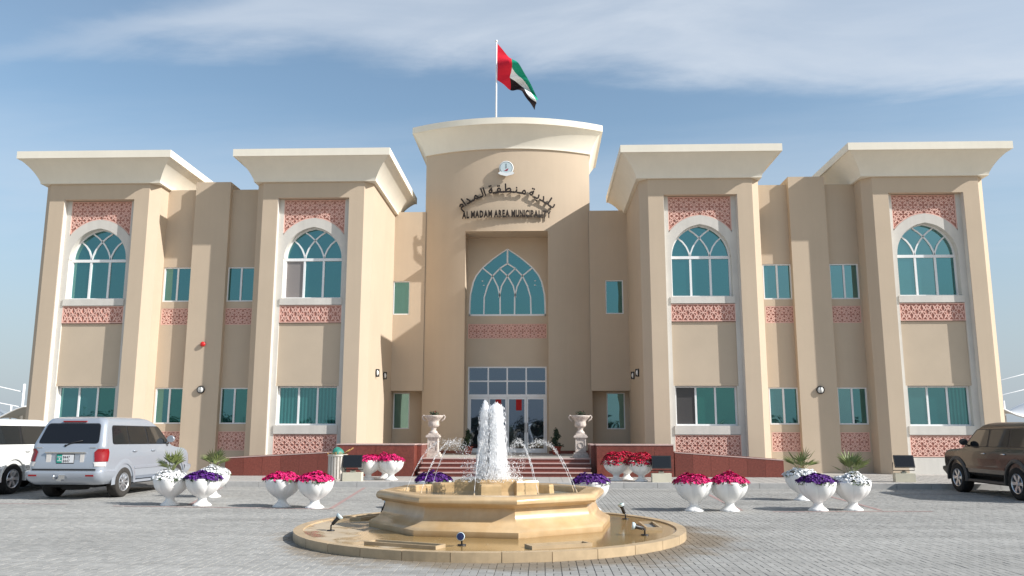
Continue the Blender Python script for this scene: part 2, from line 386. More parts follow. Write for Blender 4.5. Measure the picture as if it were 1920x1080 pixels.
# faded parking lines
b = MB()
for (x0, y0, x1, y1) in ((-8.2, -5.8, -6.6, -11.9), (-3.9, -5.8, -3.2, -12.6), (5.9, -5.8, 5.6, -12.6), (9.0, -5.8, 8.6, -12.4), (-13, -11.75, -9.5, -11.75), (6.2, -12.85, 9.6, -12.6), (-8.2, -12.2, -3.2, -12.7)):
    d = Vector((x1 - x0, y1 - y0, 0)).normalized(); n = Vector((-d.y, d.x, 0)) * .05
    b.poly([(x0 - n.x, y0 - n.y, .0045), (x1 - n.x, y1 - n.y, .0045), (x1 + n.x, y1 + n.y, .0045), (x0 + n.x, y0 + n.y, .0045)])
for f in b.f: pass
struct(b.build('parking_lines', 'line_pink'))

# raised walk with kerbstones
b = MB(); b.box(-24, 24, -5.32, 14, -.02, .15); wk = struct(b.build('walkway', 'walk'))
kb = MB(); kb.box(-.495, .495, -.09, .09, -.02, .152)
ks = None
for i in range(-20, 21):
    x = i * 1.0 + .3
    if ks is None: o = ks = kb.build('kerb_stone', 'kerb', wk)
    else: o = ks.copy(); C.objects.link(o); o.parent = wk
    o.location = (x, -5.41, rnd.uniform(-.003, .003)); o.rotation_euler = (0, 0, rnd.uniform(-.004, .004))
b = MB()
for i in range(-60, 60):                                        # slab joints on the walk
    b.box(i * .4 - .004, i * .4 + .004, -5.3, -.4, .1495, .1535)
for j in range(1, 12): b.box(-24, 24, -5.3 + j * .4 - .004, -5.3 + j * .4 + .004, .1495, .1536)
stuff(b.build('walk_joint', 'joint', wk))

# ------------------------------------------------------------------ building
bld = thing('municipality_building', 'long two storey beige municipal building with four flared cornice towers and bowed entrance drum', 'building')
LAT = .40
def lattice(x0, x1, z0, z1, y, inside=None, cell=LAT, parent=None):
    """raised carved strapwork: eight-pointed stars linked by short bars"""
    b = MB(); w, t = .025, .022
    nx = max(1, round((x1 - x0) / cell)); nz = max(1, round((z1 - z0) / cell)); cw, ch = (x1 - x0) / nx, (z1 - z0) / nz
    segs = []
    for i in range(nx):
        for j in range(nz):
            cx, cz = x0 + (i + .5) * cw, z0 + (j + .5) * ch
            def P(r, a): return (cx + r * cw * math.cos(a), cz + r * ch * math.sin(a))
            for k in range(8):
                a = k * PI / 4 + PI / 8
                segs.append((P(.15, a), P(.34, a + PI / 8))); segs.append((P(.34, a + PI / 8), P(.15, a + PI / 4)))
                segs.append((P(.34, a + PI / 8), P(.50 if k % 2 else .62, a + PI / 8)))
            for k in range(4):
                a = k * PI / 2; segs.append((P(.5, a), P(.36, a + PI / 5))); segs.append((P(.5, a), P(.36, a - PI / 5)))
                segs.append((P(.36, a + PI / 5), P(.58, a + PI / 4))); segs.append((P(.36, a + PI / 2 - PI / 5), P(.58, a + PI / 4)))
    for (p, q) in segs:
        cl = lambda p: (min(max(p[0], x0 + .01), x1 - .01), min(max(p[1], z0 + .01), z1 - .01))
        p, q = cl(p), cl(q)
        if inside and not (inside(*p) and inside(*q)): continue
        d = Vector((q[0] - p[0], q[1] - p[1]))
        if d.length < .01: continue
        n = Vector((-d.y, d.x)).normalized() * w / 2; e = d.normalized() * .006; p = Vector(p) - e; q = Vector(q) + e
        c4 = [p - n, q - n, q + n, p + n]; k0 = len(b.v)
        yy = y - t - rnd.uniform(0, .002)
        b.v += [(c[0], yy, c[1]) for c in c4] + [(c[0], y, c[1]) for c in c4]
        b.face((k0, k0 + 1, k0 + 2, k0 + 3))
        for k in range(4): b.face((k0 + (k + 1) % 4, k0 + k, k0 + 4 + k, k0 + 4 + (k + 1) % 4))
    return b
def carved_panel(x0, x1, z0, z1, y, cell=LAT):
    b = MB(); f = .035
    b.box(x0, x1, y - .0, y + .05, z0, z1, 1)
    for a in ((x0, x1, z1 - f, z1), (x0, x1, z0, z0 + f), (x0, x0 + f, z0 + f, z1 - f), (x1 - f, x1, z0 + f, z1 - f)):
        b.box(a[0], a[1], y - .03, y - .001, a[2], a[3], 0)
    p = b.build('carved_panel', ['pink', 'pink_dark'], bld)
    stuff(lattice(x0 + f, x1 - f, z0 + f, z1 - f, y - .001, None, cell).build('strapwork', 'pink', p))
    return p

def curve_pts(fn, n): return [fn(i / n) for i in range(n + 1)]
AR, AA, AH = 1.246, 1.125, 1.24       # tower window arch: radius, half width, rise
def arch_x(h, d=0.):                   # half width of arch at height h (d = outward offset)
    r = AR + d; return math.sqrt(max(0, r * r - h * h)) - (AR - AA)
def arch_top(d=0.): return math.sqrt((AR + d) ** 2 - (AR - AA) ** 2)

def strip(b, pts, w, y0, y1, m=0):     # flat bar following (x, z) points
    n = len(pts); L, R_ = [], []
    for i in range(n):
        a = Vector(pts[max(i - 1, 0)]); c = Vector(pts[min(i + 1, n - 1)]); d = (c - a).normalized(); nn = Vector((-d.y, d.x)) * w / 2
        p = Vector(pts[i]); L.append(p + nn); R_.append(p - nn)
    for i in range(n - 1):
        k = len(b.v); q = [R_[i], R_[i + 1], L[i + 1], L[i]]
        b.v += [(c[0], y0, c[1]) for c in q] + [(c[0], y1, c[1]) for c in q]
        b.face((k, k + 1, k + 2, k + 3), m); b.face((k + 1, k, k + 4, k + 5), m); b.face((k + 3, k + 2, k + 6, k + 7), m)
        if i == 0: b.face((k, k + 3, k + 7, k + 4), m)
        if i == n - 2: b.face((k + 2, k + 1, k + 5, k + 6), m)

def rect_window(x0, x1, z0, z1, y, n, gl, parent=None, fw=.055, name='window', offs=None):
    """frame with n lights; each pane is a sub-part"""
    b = MB(); d = .07
    b.box(x0, x1, y, y + d, z1 - fw, z1); b.box(x0, x1, y, y + d, z0, z0 + fw)
    b.box(x0, x0 + fw, y, y + d, z0 + fw, z1 - fw); b.box(x1 - fw, x1, y, y + d, z0 + fw, z1 - fw)
    xs = [x0 + fw + (x1 - x0 - 2 * fw) * i / n for i in range(n + 1)]
    for q in xs[1:-1]: b.box(q - .035, q + .035, y + .01, y + d, z0 + fw, z1 - fw)
    w = b.build(name, 'white_metal', parent or bld)
    for i in range(n):
        p = MB(); a, c = xs[i] + (0.035 if i else 0), xs[i + 1] - (0.035 if i < n - 1 else 0)
        g = gl[i % len(gl)]; tl = rnd.uniform(-.004, .004)
        p.poly([(a, y + .045 + tl, z0 + fw), (c, y + .045 - tl, z0 + fw), (c, y + .045 - tl + .002, z1 - fw), (a, y + .045 + tl + .002, z1 - fw)])
        p.build('pane', g, w)
        if g.startswith('glass') and n > 1 and i == 0: pass
    return w

def fill_regions(b_list, x_of, H, ids, step=.03):
    """cut the glazed area under an arch into panes by which side of each tracery line a point lies"""
    reg = {}
    nz = int(H / step)
    for j in range(nz):
        h0, h1 = H * j / nz, H * (j + 1) / nz; hm = (h0 + h1) / 2
        a = x_of(hm); nx = max(2, int(2 * a / .02)); last = None; xs = -a
        for i in range(nx + 1):
            x = -a + 2 * a * (i + .5) / nx
            k = ids(x, hm) if i < nx else None
            if k != last:
                if last is not None: reg.setdefault(last, []).append((xs, -a + 2 * a * i / nx, h0, h1))
                last = k; xs = -a + 2 * a * i / nx
    return reg

def tower(cx, w_half_extra, glasses):
    # body with chamfered corners and the recessed bay
    b = MB(); X = lambda v: cx + v
    BACK = 5.6
    foot = [(-2.29, .31), (-1.98, 0), (-1.4, 0), (-1.4, .8), (1.4, .8), (1.4, 0), (1.98, 0), (2.29, .31), (2.29, BACK), (-2.29, BACK)]
    full = [(-2.29, .31), (-1.98, 0), (1.98, 0), (2.29, .31), (2.29, BACK), (-2.29, BACK)]
    b.prism([(X(x), y) for x, y in foot], .0, 10.6, bot=False, top=False)
    b.prism([(X(x), y) for x, y in full], 10.6, 11.9)
    b.build('tower_wall', 'stucco', bld)
    # white surround: side strips, sills, arch ring
    s = MB(); y0, y1 = .24, .66; z = 8.25
    for sx in (-1, 1):
        a, c = sorted((sx * 1.2, sx * 1.385)); s.box(X(a), X(c), y0, y1, .15, 10.598)
        a, c = sorted((sx * 1.385, sx * 1.398)); s.box(X(a), X(c), .02, y1, .15, 10.597)
    s.box(X(-1.2), X(1.2), .20, y1, 6.42, 6.68); s.box(X(-1.2), X(1.2), .20, y1, 1.55, 1.87); s.box(X(-1.2), X(1.2), y0 + .01, y1, .15, .74)
    for sx in (-1, 1): a, c = sorted((sx * 1.14, sx * 1.2)); s.box(X(a), X(c), y0 + .002, y1, 6.68, z); s.box(X(a), X(c), y0 + .002, y1, 1.87, 3.33)
    n = 26; Ht = arch_top(.36)
    hs = [Ht * i / n for i in range(n + 1)]; hs = sorted(set(hs + [AH - .001, .9, arch_top(0)]))
    for sx in (-1, 1):
        for i in range(len(hs) - 1):
            h0, h1 = hs[i], hs[i + 1]
            def io(h): 
                xi = max(0., arch_x(h)) if h < arch_top(0) else 0.
                return xi, min(1.2, max(arch_x(h, .36), 0))
            (a0, o0), (a1, o1) = io(h0), io(h1)
            q = [(sx * a0, h0), (sx * o0, h0), (sx * o1, h1), (sx * a1, h1)]
            q = [(X(p[0]), z + p[1]) for p in (q if sx > 0 else q[::-1])]
            s.poly([(p[0], y0, p[1]) for p in q])
            # soffit of opening
            if h1 <= arch_top(0) + 1e-6: s.poly([(X(sx * a0), y0, z + h0), (X(sx * a1), y0, z + h1), (X(sx * a1), y1, z + h1), (X(sx * a0), y1, z + h0)])
            s.poly([(X(sx * o0), y0, z + h0), (X(sx * o1), y0, z + h1), (X(sx * o1), .30, z + h1), (X(sx * o0), .30, z + h0)])
    s.build('window_surround', 'white_plaster', bld)
    # beige field between the storeys
    q = MB(); q.box(X(-1.2), X(1.2), .30, .56, 3.33, 5.72); q.box(X(-1.2), X(1.2), .285, .56, 3.33, 3.42); q.build('spandrel', 'spandrel_stucco', bld)
    carved_panel(X(-1.2), X(1.2), 5.74, 6.40, .27); carved_panel(X(-1.2), X(1.2), .76, 1.53, .27)
    # carved spandrel above the arch
    q = MB(); y = .29; zt = 10.58
    hs2 = [.88 + (zt - z - .88) * i / 24 for i in range(25)]
    for sx in (-1, 1):
        for i in range(24):
            h0, h1 = hs2[i], hs2[i + 1]; f = lambda h: min(1.2, max(arch_x(h, .36), 0)) if h < Ht else 0.
            p = [(sx * f(h0), h0), (sx * 1.2, h0), (sx * 1.2, h1), (sx * f(h1), h1)]
            if sx < 0: p = p[::-1]
            q.poly([(X(a), y, z + c) for a, c in p], 1)
    q.box(X(-1.2), X(1.2), y - .03, y - .001, zt - .035, zt, 0)
    for sx in (-1, 1):
        a, c = sorted((sx * 1.165, sx * 1.2)); q.box(X(a), X(c), y - .03, y - .001, z + .9, zt - .035, 0)
        pts = [(X(sx * (arch_x(h, .385))), z + h) for h in [.92 + (Ht - .90) * k / 14 for k in range(15)] if arch_x(h, .385) > .0]
        strip(q, pts, .035, y - .03, y)
    p = q.build('carved_panel', ['pink', 'pink_dark'], bld)
    def ins(a, c): h = c - z; return abs(a - cx) > (arch_x(h, .40) if h < arch_top(.40) else -1)
    stuff(lattice(X(-1.165), X(1.165), z + .84, zt - .035, y - .001, ins).build('strapwork', 'pink', p))
    # ground floor window and upper arched window
    rect_window(X(-1.14), X(1.14), 1.87, 3.33, .44, 3, glasses[0], fw=.06)
    yw = .50; b = MB(); x0, x1 = X(-1.14), X(1.14)
    b.box(x0, x1, yw, yw + .07, 6.68, 6.75); b.box(x0, x1, yw - .01, yw + .07, 8.18, 8.29)
    for sx in (-1, 1): a, c = sorted((sx * 1.075, sx * 1.14)); b.box(X(a), X(c), yw, yw + .07, 6.75, 8.18)
    for v in (-.375, .375): b.box(X(v - .04), X(v + .04), yw, yw + .07, 6.75, 8.18)
    for sx in (-1, 1): strip(b, [(X(sx * max(0, arch_x(AH * k / 20) - .02)), z + AH * k / 20) for k in range(21)], .075, yw, yw + .07)
    ARCS = ([(-.375, 0), (-.35, .15), (-.255, .40), (-.135, .59), (0, .76), (.19, .94), (.42, 1.10)], [(.375, 0), (.40, .15), (.50, .40), (.64, .60), (.86, .79)])
    def right_arc(k, h):
        P_ = ARCS[k - 1]
        if h > P_[-1][1]: return P_[-1][0] + (h - P_[-1][1]) * 1.3
        for (a, c), (e, g) in zip(P_, P_[1:]):
            if c <= h <= g: u = (h - c) / (g - c); return a + (e - a) * u
        return P_[0][0]
    for sx in (-1, 1):
        for k in (1, 2):
            pts = []
            for i in range(31):
                h = AH * i / 30; x = right_arc(k, h)
                if x > arch_x(h): break
                pts.append((X(sx * x), z + h))
            strip(b, pts, .055, yw + .005, yw + .06)
    w = b.build('window', 'white_metal', bld)
    for i, (a, c) in enumerate(((-1.075, -.415), (-.335, .335), (.415, 1.075))):
        pm = MB(); tl = rnd.uniform(-.004, .004); pm.poly([(X(a), yw + .045 + tl, 6.75), (X(c), yw + .045 - tl, 6.75), (X(c), yw + .045 - tl, 8.18), (X(a), yw + .045 + tl, 8.18)]); pm.build('pane', glasses[1][i], w)
    def ids(x, h): return tuple([x > right_arc(k, h) for k in (1, 2)] + [-x > right_arc(k, h) for k in (1, 2)])
    reg = fill_regions(None, lambda h: max(arch_x(h) - .02, .01), AH - .01, ids)
    for k, rs in reg.items():
        area = sum((r[1] - r[0]) * (r[3] - r[2]) for r in rs)
        if area < .004: continue
        pm = MB(); tl = rnd.uniform(-.003, .003)
        for a, c, h0, h1 in rs: pm.poly([(X(a), yw + .047 + tl * a, z + h0), (X(c), yw + .047 + tl * c, z + h0), (X(c), yw + .047 + tl * c, z + h1), (X(a), yw + .047 + tl * a, z + h1)])
        pm.build('pane', glasses[2], w)

def cornice(foot, z0, z1, z2, over, lip):
    """foot(off) -> plan outline grown by off"""
    b = MB(); prof = [(0, z0), (0, z0 + .06)]
    n = 10
    t0, t1 = math.radians(20), math.radians(51)
    for i in range(1, n + 1):
        t = lerp(t0, t1, i / n); prof.append((over * (math.cos(t0) - math.cos(t)) / (math.cos(t0) - math.cos(t1)), z0 + .06 + (z1 - z0 - .06) * (math.sin(t) - math.sin(t0)) / (math.sin(t1) - math.sin(t0))))
    prof += [(over + lip, z1 + .004), (over + lip, z2)]
    rings = [[(x, y, z) for x, y in foot(o)] for o, z in prof]
    b.loft(rings, 0, True, True, True, True)
    return b.build('cornice', 'cream', bld, sharp=28)
def tower_cornice(cx):
    def foot(o): return [(cx - 2.39 - o, -.09 - o), (cx + 2.39 + o, -.09 - o), (cx + 2.39 + o, 5.7 + o), (cx - 2.39 - o, 5.7 + o)]
    cornice(foot, 11.23, 12.06, 12.35, .58, .06)
TE = 'glass_teal'
tower(-15.94, 0, (['glass_teal', 'glass_teal', 'glass_green'], ['glass_teal'] * 3, TE))
tower(-7.46, 0, (['glass_teal_blinds'] * 3, ['screen_light', 'glass_teal', 'glass_teal'], TE))
tower(7.46, 0, (['screen_dark', 'glass_green', 'glass_green'], ['glass_teal'] * 3, TE))
tower(15.94, 0, (['glass_light', 'glass_teal', 'glass_teal_blinds'], ['glass_light', 'glass_light', 'glass_teal'], 'glass_light'))
for cx in (-15.92, -7.42, 7.42, 15.92): tower_cornice(cx)

def wall_holes(b, x0, x1, z0, z1, y, holes, depth=.12, m=0):
    xs = sorted({x0, x1, *[h[0] for h in holes], *[h[1] for h in holes]}); zs = sorted({z0, z1, *[h[2] for h in holes], *[h[3] for h in holes]})
    for i in range(len(xs) - 1):
        for j in range(len(zs) - 1):
            mx, mz = (xs[i] + xs[i + 1]) / 2, (zs[j] + zs[j + 1]) / 2
            if any(h[0] < mx < h[1] and h[2] < mz < h[3] for h in holes): continue
            b.poly([(xs[i], y, zs[j]), (xs[i + 1], y, zs[j]), (xs[i + 1], y, zs[j + 1]), (xs[i], y, zs[j + 1])], m)
    for a, c, e, g in holes:
        Y = y + depth
        b.poly([(a, y, e), (a, y, g), (a, Y, g), (a, Y, e)], m); b.poly([(c, y, g), (c, y, e), (c, Y, e), (c, Y, g)], m)
        b.poly([(a, y, g), (c, y, g), (c, Y, g), (a, Y, g)], m); b.poly([(c, y, e), (a, y, e), (a, Y, e), (c, Y, e)], m)

# links between outer and inner towers, with the pier between their windows
def link(sgn, cols):
    x0, x1 = (9.75, 13.65); Y = 1.0
    f = lambda a, c: (a, c) if sgn > 0 else (-c, -a)
    a, c = f(x0, x1); b = MB(); holes = []
    wins = [f(9.95, 11.05), f(12.50, 13.61)]
    for w in wins: holes += [(*w, 6.68, 8.07), (*w, 1.92, 3.31)]
    pn = [(*f(9.98, 11.06), 5.76, 6.42), (*f(12.50, 13.60), 5.76, 6.42), (*f(9.98, 11.06), .92, 1.64), (*f(12.50, 13.60), .92, 1.64)]
    hs = holes + pn
    wall_holes(b, a, c, .0, 11.24, Y, hs, .1)
    b.box(a, c, Y + .35, 5.0, 0, 11.0); b.box(a, c, Y, Y + .3, 11.24, 11.245, skip='b')
    b.box(a, c, Y + .3, Y + .34, 0, 11.24, skip='f')
    b.build('link_wall', 'stucco', bld)
    b = MB(); p0, p1 = f(11.04, 12.44); b.box(p0, p1, .77, 1.8, 0, 11.50); b.build('pier', 'stucco', bld)
    for q in pn: carved_panel(q[0] + .003, q[1] - .003, q[2] + .003, q[3] - .003, Y + .035, .36)
    for k, h in enumerate(holes): rect_window(h[0] + .002, h[1] - .002, h[2] + .002, h[3] - .002, Y + .03, 2, cols[k % len(cols)], fw=.05)
link(-1, (['glass_teal', 'glass_teal'], ['glass_teal', 'glass_green']))
link(1, (['glass_light', 'glass_light'], ['glass_light', 'glass_teal']))

# entrance drum
DX = -.13; DR = 7.9; HW = 3.68; DF = 4.25
DC = DF + DR
def drum_y(x): return DC - math.sqrt(DR * DR - (x - DX) ** 2)
def drum_foot(off, recess=False):
    hw = HW + off; R = DR + off; pts = []
    n = 28
    for i in range(n + 1):
        x = DX - hw + 2 * hw * i / n; y = DC - math.sqrt(R * R - (x - DX) ** 2)
        pts.append((x, y))
    if recess:
        L = [p for p in pts if p[0] < DX - 1.81]; R_ = [p for p in pts if p[0] > DX + 1.81]
        ya = drum_y(DX - 1.8)
        pts = L + [(DX - 1.8, ya), (DX - 1.8, 5.5), (DX + 1.8, 5.5), (DX + 1.8, ya)] + R_
    return pts + [(DX + hw, 10), (DX - hw, 10)]
b = MB(); b.prism(drum_foot(0, True), 0, 10.22, top=False, bot=False); b.prism(drum_foot(0), 10.22, 14.4)
for i, s_ in enumerate(b.sm): b.sm[i] = len(b.f[i]) == 4
b.build('drum_wall', 'stucco', bld, sharp=25)
cornice(lambda o: drum_foot(.07 + o * .85), 13.98, 14.93, 15.22, .58, .06)
# back wall of the recess, with pointed window, carved band and doors
PTS = [(0, 1), (.16, .995), (.32, .98), (.5, .91), (.6, .83), (.714, .67), (.845, .40), (.93, .19), (1, 0)]
CA, CH, CZ = 1.71, 3.06, 6.68
def cxh(h):
    t = h / CH
    for (a, p), (c, q) in zip(PTS, PTS[1:]):
        if t <= c: u = (t - a) / (c - a); return CA * (p + (q - p) * u)
    return 0.
b = MB(); Yb = 5.42
wall_holes(b, DX - 1.8, DX + 1.8, .73, CZ, Yb, [(DX - 1.72, DX + 1.72, .74, 4.45), (DX - 1.73, DX + 1.73, 5.68, 6.33)], .08)
nn = 40
for sx in (-1, 1):
    for i in range(nn):
        h0, h1 = CH * i / nn, CH * (i + 1) / nn; a0, a1 = cxh(h0), cxh(h1)
        q = [(sx * a0, h0), (sx * 1.8, h0), (sx * 1.8, h1), (sx * a1, h1)]
        if sx < 0: q = q[::-1]
        b.poly([(DX + x, Yb, CZ + h) for x, h in q]); b.poly([(DX + sx * a0, Yb, CZ + h0), (DX + sx * a1, Yb, CZ + h1), (DX + sx * a1, Yb + .08, CZ + h1), (DX + sx * a0, Yb + .08, CZ + h0)])
b.poly([(DX - 1.8, Yb, CZ + CH), (DX + 1.8, Yb, CZ + CH), (DX + 1.8, Yb, 10.22), (DX - 1.8, Yb, 10.22)])
b.poly([(DX - 1.8, Yb - 1.3, 10.215), (DX - 1.8, Yb, 10.215), (DX + 1.8, Yb, 10.215), (DX + 1.8, Yb - 1.3, 10.215)])
b.build('recess_wall', 'spandrel_stucco', bld)
carved_panel(DX - 1.727, DX + 1.727, 5.683, 6.327, Yb + .035, .33)
b = MB(); yw = Yb + .01
b.box(DX - 1.71, DX + 1.71, yw, yw + .06, CZ + .003, CZ + .08)
for sx in (-1, 1): strip(b, [(DX + sx * max(0, cxh(CH * k / 30) - .03), CZ + CH * k / 30) for k in range(31)], .07, yw, yw + .06)
def tz(pts): return [((px - 692) / 216 * CA, (1215 - py) / 420 * CH) for px, py in pts]
inner = tz([(560, 1215), (562, 1100), (580, 1030), (608, 968), (650, 920), (692, 890)])
armA = tz([(652, 1215), (651, 1100), (638, 1035), (608, 968), (545, 912)])
armB = tz([(738, 1100), (725, 1030), (692, 968), (648, 922)])
b.box(DX - .035, DX + .035, yw + .004, yw + .058, CZ + (1215 - 890) / 420 * CH, CZ + CH - .05)
for sx in (-1, 1):
    for p in (inner, armA, armB): strip(b, [(DX + sx * x, CZ + h) for x, h in p], .06, yw + .004, yw + .058)
w = b.build('pointed_window', 'white_metal', bld)
def xat(p, h):
    p = sorted(p, key=lambda q: q[1])
    if h < p[0][1] or h > p[-1][1]: return None
    for (a, c), (e, g) in zip(p, p[1:]):
        if c <= h <= g: return a + (e - a) * (h - c) / max(1e-6, g - c)
def ids(x, h):
    out = []
    for p in (inner, armA, armB):
        for sx in (-1, 1):
            v = xat(p, h); out.append(None if v is None else x > sx * v)
    if h > (1215 - 890) / 420 * CH: out.append(x > 0)
    return tuple(out)
REG = {}
for k, rs in fill_regions(None, lambda h: max(cxh(h) - .03, .01), CH - .02, ids, .04).items():
    groups = []
    for r in sorted(rs, key=lambda r: r[2]):
        for g_ in groups:
            if any(abs(q[3] - r[2]) < 1e-6 and q[0] < r[1] and r[0] < q[1] for q in g_): g_.append(r); break
        else: groups.append([r])
    for n_, g_ in enumerate(groups): REG[(k, n_)] = g_
for k, rs in REG.items():
    if sum((r[1] - r[0]) * (r[3] - r[2]) for r in rs) < .01: continue
    pm = MB()
    for a, c, h0, h1 in rs: pm.poly([(DX + a, yw + .045, CZ + h0), (DX + c, yw + .045, CZ + h0), (DX + c, yw + .045, CZ + h1), (DX + a, yw + .045, CZ + h1)])
    pm.build('pane', 'glass_teal', w)
for (px, py) in ((551, 998), (558, 1025), (848, 998), (847, 1025)):      # ceiling spots glimpsed inside
    x, h = tz([(px, py)])[0]; q = MB(); q.lathe([(.045, 0), (.03, .006)], 10, m=0, cap=True, T=Matrix.Translation((DX + x, yw + .042, CZ + h)) @ Matrix.Rotation(PI / 2, 4, 'X') @ Matrix.Diagonal((1, .55, 1, 1)))
    q.build('ceiling_spot', 'flag_white', w)
# doors
b = MB(); x0, x1 = DX - 1.718, DX + 1.718; yd = Yb + .015; fw = .06; zt = 4.447
zl = [.745, 3.10, 3.27, 3.86, zt]
b.box(x0, x1, yd, yd + .07, zt - fw, zt); b.box(x0, x0 + fw, yd, yd + .07, .745, zt - fw); b.box(x1 - fw, x1, yd, yd + .07, .745, zt - fw)
b.box(x0 + fw, x1 - fw, yd + .004, yd + .07, 3.12, 3.24); b.box(x0 + fw, x1 - fw, yd + .006, yd + .066, 3.78, 3.84)
xs = [x0 + fw + (x1 - x0 - 2 * fw) * i / 4 for i in range(5)]
for q in xs[1:-1]: b.box(q - .03, q + .03, yd + .002, yd + .068, 3.24, 3.78); b.box(q - .03, q + .03, yd + .002, yd + .068, 3.84, zt - fw)
fr = b.build('door_frame', 'white_metal', bld)
for i in range(4):
    for (za, zb) in ((3.24, 3.78), (3.84, zt - fw)):
        pm = MB(); pm.poly([(xs[i], yd + .045, za), (xs[i + 1], yd + .045, za), (xs[i + 1], yd + .045, zb), (xs[i], yd + .045, zb)]); pm.build('pane', 'glass_grey', fr)
    b = MB(); a, c = xs[i] + .006, xs[i + 1] - .006; s_ = .075
    for q in ((a, a + s_, .75, 3.115), (c - s_, c, .75, 3.115), (a + s_, c - s_, 3.03, 3.115), (a + s_, c - s_, .75, .93)): b.box(q[0], q[1], yd + .008, yd + .055, q[2], q[3])
    dr = b.build('door', 'white_metal', bld)
    pm = MB(); pm.poly([(a + s_, yd + .04, .93), (c - s_, yd + .04, .93), (c - s_, yd + .04, 3.03), (a + s_, yd + .04, 3.03)]); pm.build('pane', 'glass_grey', dr)
    if i in (2, 3):
        hx = c - .05 if i == 2 else a + .05; q = MB(); q.tube([(hx, yd, 1.62), (hx, yd - .06, 1.62), (hx, yd - .06, 2.02), (hx, yd, 2.02)], .012); q.build('handle', 'black', dr)
    if i in (1, 2):
        q = MB(); e = a + s_ + (.24 if i == 1 else .30); q.box(e, e + .25, yd + .036, yd + .0395, 2.55, 3.03); q.build('curtain', 'red_curtain', dr)

# walls flanking the drum: oversailing upper storey, recessed ground floor
for sx in (-1, 1):
    def g(a, c): return (a, c) if sx > 0 else (-c + .0, -a)
    a, c = (3.5, 5.2) if sx > 0 else (-5.2, -3.78)
    if sx > 0: W1, W2 = (4.18, 4.96, 6.71, 8.21), (4.20, 5.00, 1.75, 3.33)
    else: W1, W2 = (-5.17, -4.43, 6.71, 8.21), (-5.17, -4.44, 1.75, 3.33)
    b = MB(); wall_holes(b, a, c, 3.38, 11.36, 5.1, [W1], .1)
    b.poly([(a, 5.1, 3.38), (a, 5.9, 3.38), (c, 5.9, 3.38), (c, 5.1, 3.38)]); b.poly([(a, 5.1, 11.36), (c, 5.1, 11.36), (c, 5.5, 11.36), (a, 5.5, 11.36)]); b.poly([(a, 5.5, 11.36), (c, 5.5, 11.36), (c, 5.5, 10.9), (a, 5.5, 10.9)][::-1])
    b.box(a, c, 5.52, 10, 3.4, 10.9)
    b.build('flank_wall', 'stucco', bld)
    b = MB(); wall_holes(b, a, c, 0, 3.38, 5.8, [W2], .1); b.build('flank_wall', 'stucco', bld)
    for W, Y in ((W1, 5.13), (W2, 5.83)): rect_window(W[0] + .002, W[1] - .002, W[2] + .002, W[3] - .002, Y, 1, ['glass_teal' if Y < 5.5 else 'glass_light'], fw=.045)
b = MB(); b.box(-18.2, 18.2, 5.95, 15, 0, 3.37); b.box(-17.9, -3.95, 5.66, 14.9, 3.372, 11.0); b.box(3.7, 17.9, 5.66, 14.9, 3.372, 11.0); b.build('rear_block', 'stucco', bld)
b = MB(); b.box(-3.79, -1.94, 4.9, 5.2, .73, .86); 
b = MB()                                                          # dark skirting at the foot of the drum
for i in range(20):
    for (xa, xb) in ((DX - HW, DX - 1.8), (DX + 1.8, DX + HW)):
        u0, u1 = lerp(xa, xb, i / 20), lerp(xa, xb, (i + 1) / 20); b.poly([(u0, drum_y(u0) - .015, .73), (u1, drum_y(u1) - .015, .73), (u1, drum_y(u1) - .015, .86), (u0, drum_y(u0) - .015, .86)])
b.build('skirting', 'granite', bld)

# ------------------------------------------------------------------ fittings on the walls
def put_glyph(ch, T, mb, offset=0., extrude=.03, res=3, bold=0.):
    cu = bpy.data.curves.new('g', 'FONT'); cu.body = ch; cu.extrude = extrude; cu.resolution_u = res; cu.offset = offset
    o = bpy.data.objects.new('g', cu); C.objects.link(o); bpy.context.view_layer.update()
    me = bpy.data.meshes.new_from_object(o.evaluated_get(bpy.context.evaluated_depsgraph_get()))
    vs_ = [v.co.copy() for v in me.vertices]; fs = [tuple(p.vertices) for p in me.polygons]
    bpy.data.objects.remove(o); bpy.data.curves.remove(cu); bpy.data.meshes.remove(me)
    if bold:
        out_v, out_f = [], []
        for q, (ox, oy) in enumerate(((-bold, 0), (bold, 0), (0, bold), (0, -bold))):
            k = len(out_v); out_v += [Vector((p.x + ox, p.y + oy, p.z * (1 + .03 * q))) for p in vs_]; out_f += [tuple(k + i for i in f_) for f_ in fs]
        return out_v, out_f
    return vs_, fs
SO = .13
def on_drum(x, z, out): return (x, drum_y(x) - SO - out, z)
sg = thing('english_sign', 'row of dark raised capital letters reading AL MADAM AREA MUNICIPALITY on the bowed entrance wall', 'sign', (0, 0, 0))
text = 'AL MADAM AREA MUNICIPALITY'; cache = {}; cur = 0.; lay = []
for ch in text:
    if ch == ' ': cur += .30; continue
    if ch not in cache: cache[ch] = put_glyph(ch, None, None, .02, .03, 2, .028)
    xs = [v.x for v in cache[ch][0]]; lay.append((ch, cur - min(xs))); cur += max(xs) - min(xs) + .075
X0, X1 = -2.08, 1.82; sx_ = (X1 - X0) / cur; sz = .30 / .72
for ch, xo in lay:
    v, f = cache[ch]; b = MB(); b.v = [on_drum(X0 + (p.x + xo) * sx_, 10.86 + p.y * sz, p.z * .8) for p in v]; b.f = f; b.m = [0] * len(f); b.sm = [False] * len(f)
    b.build('letter', 'letter', sg)
ar = thing('arabic_sign', 'arched line of dark raised Arabic lettering above the capital letters', 'sign', (0, 0, 0))
words = ['\uFE91\uFEE0\uFEAA\uFEF3\uFE94', '\uFEE3\uFEE8\uFEC4\uFED8\uFE94', '\uFE8D\uFEDF\uFEE4\uFEAA\uFE8D\uFEE1']
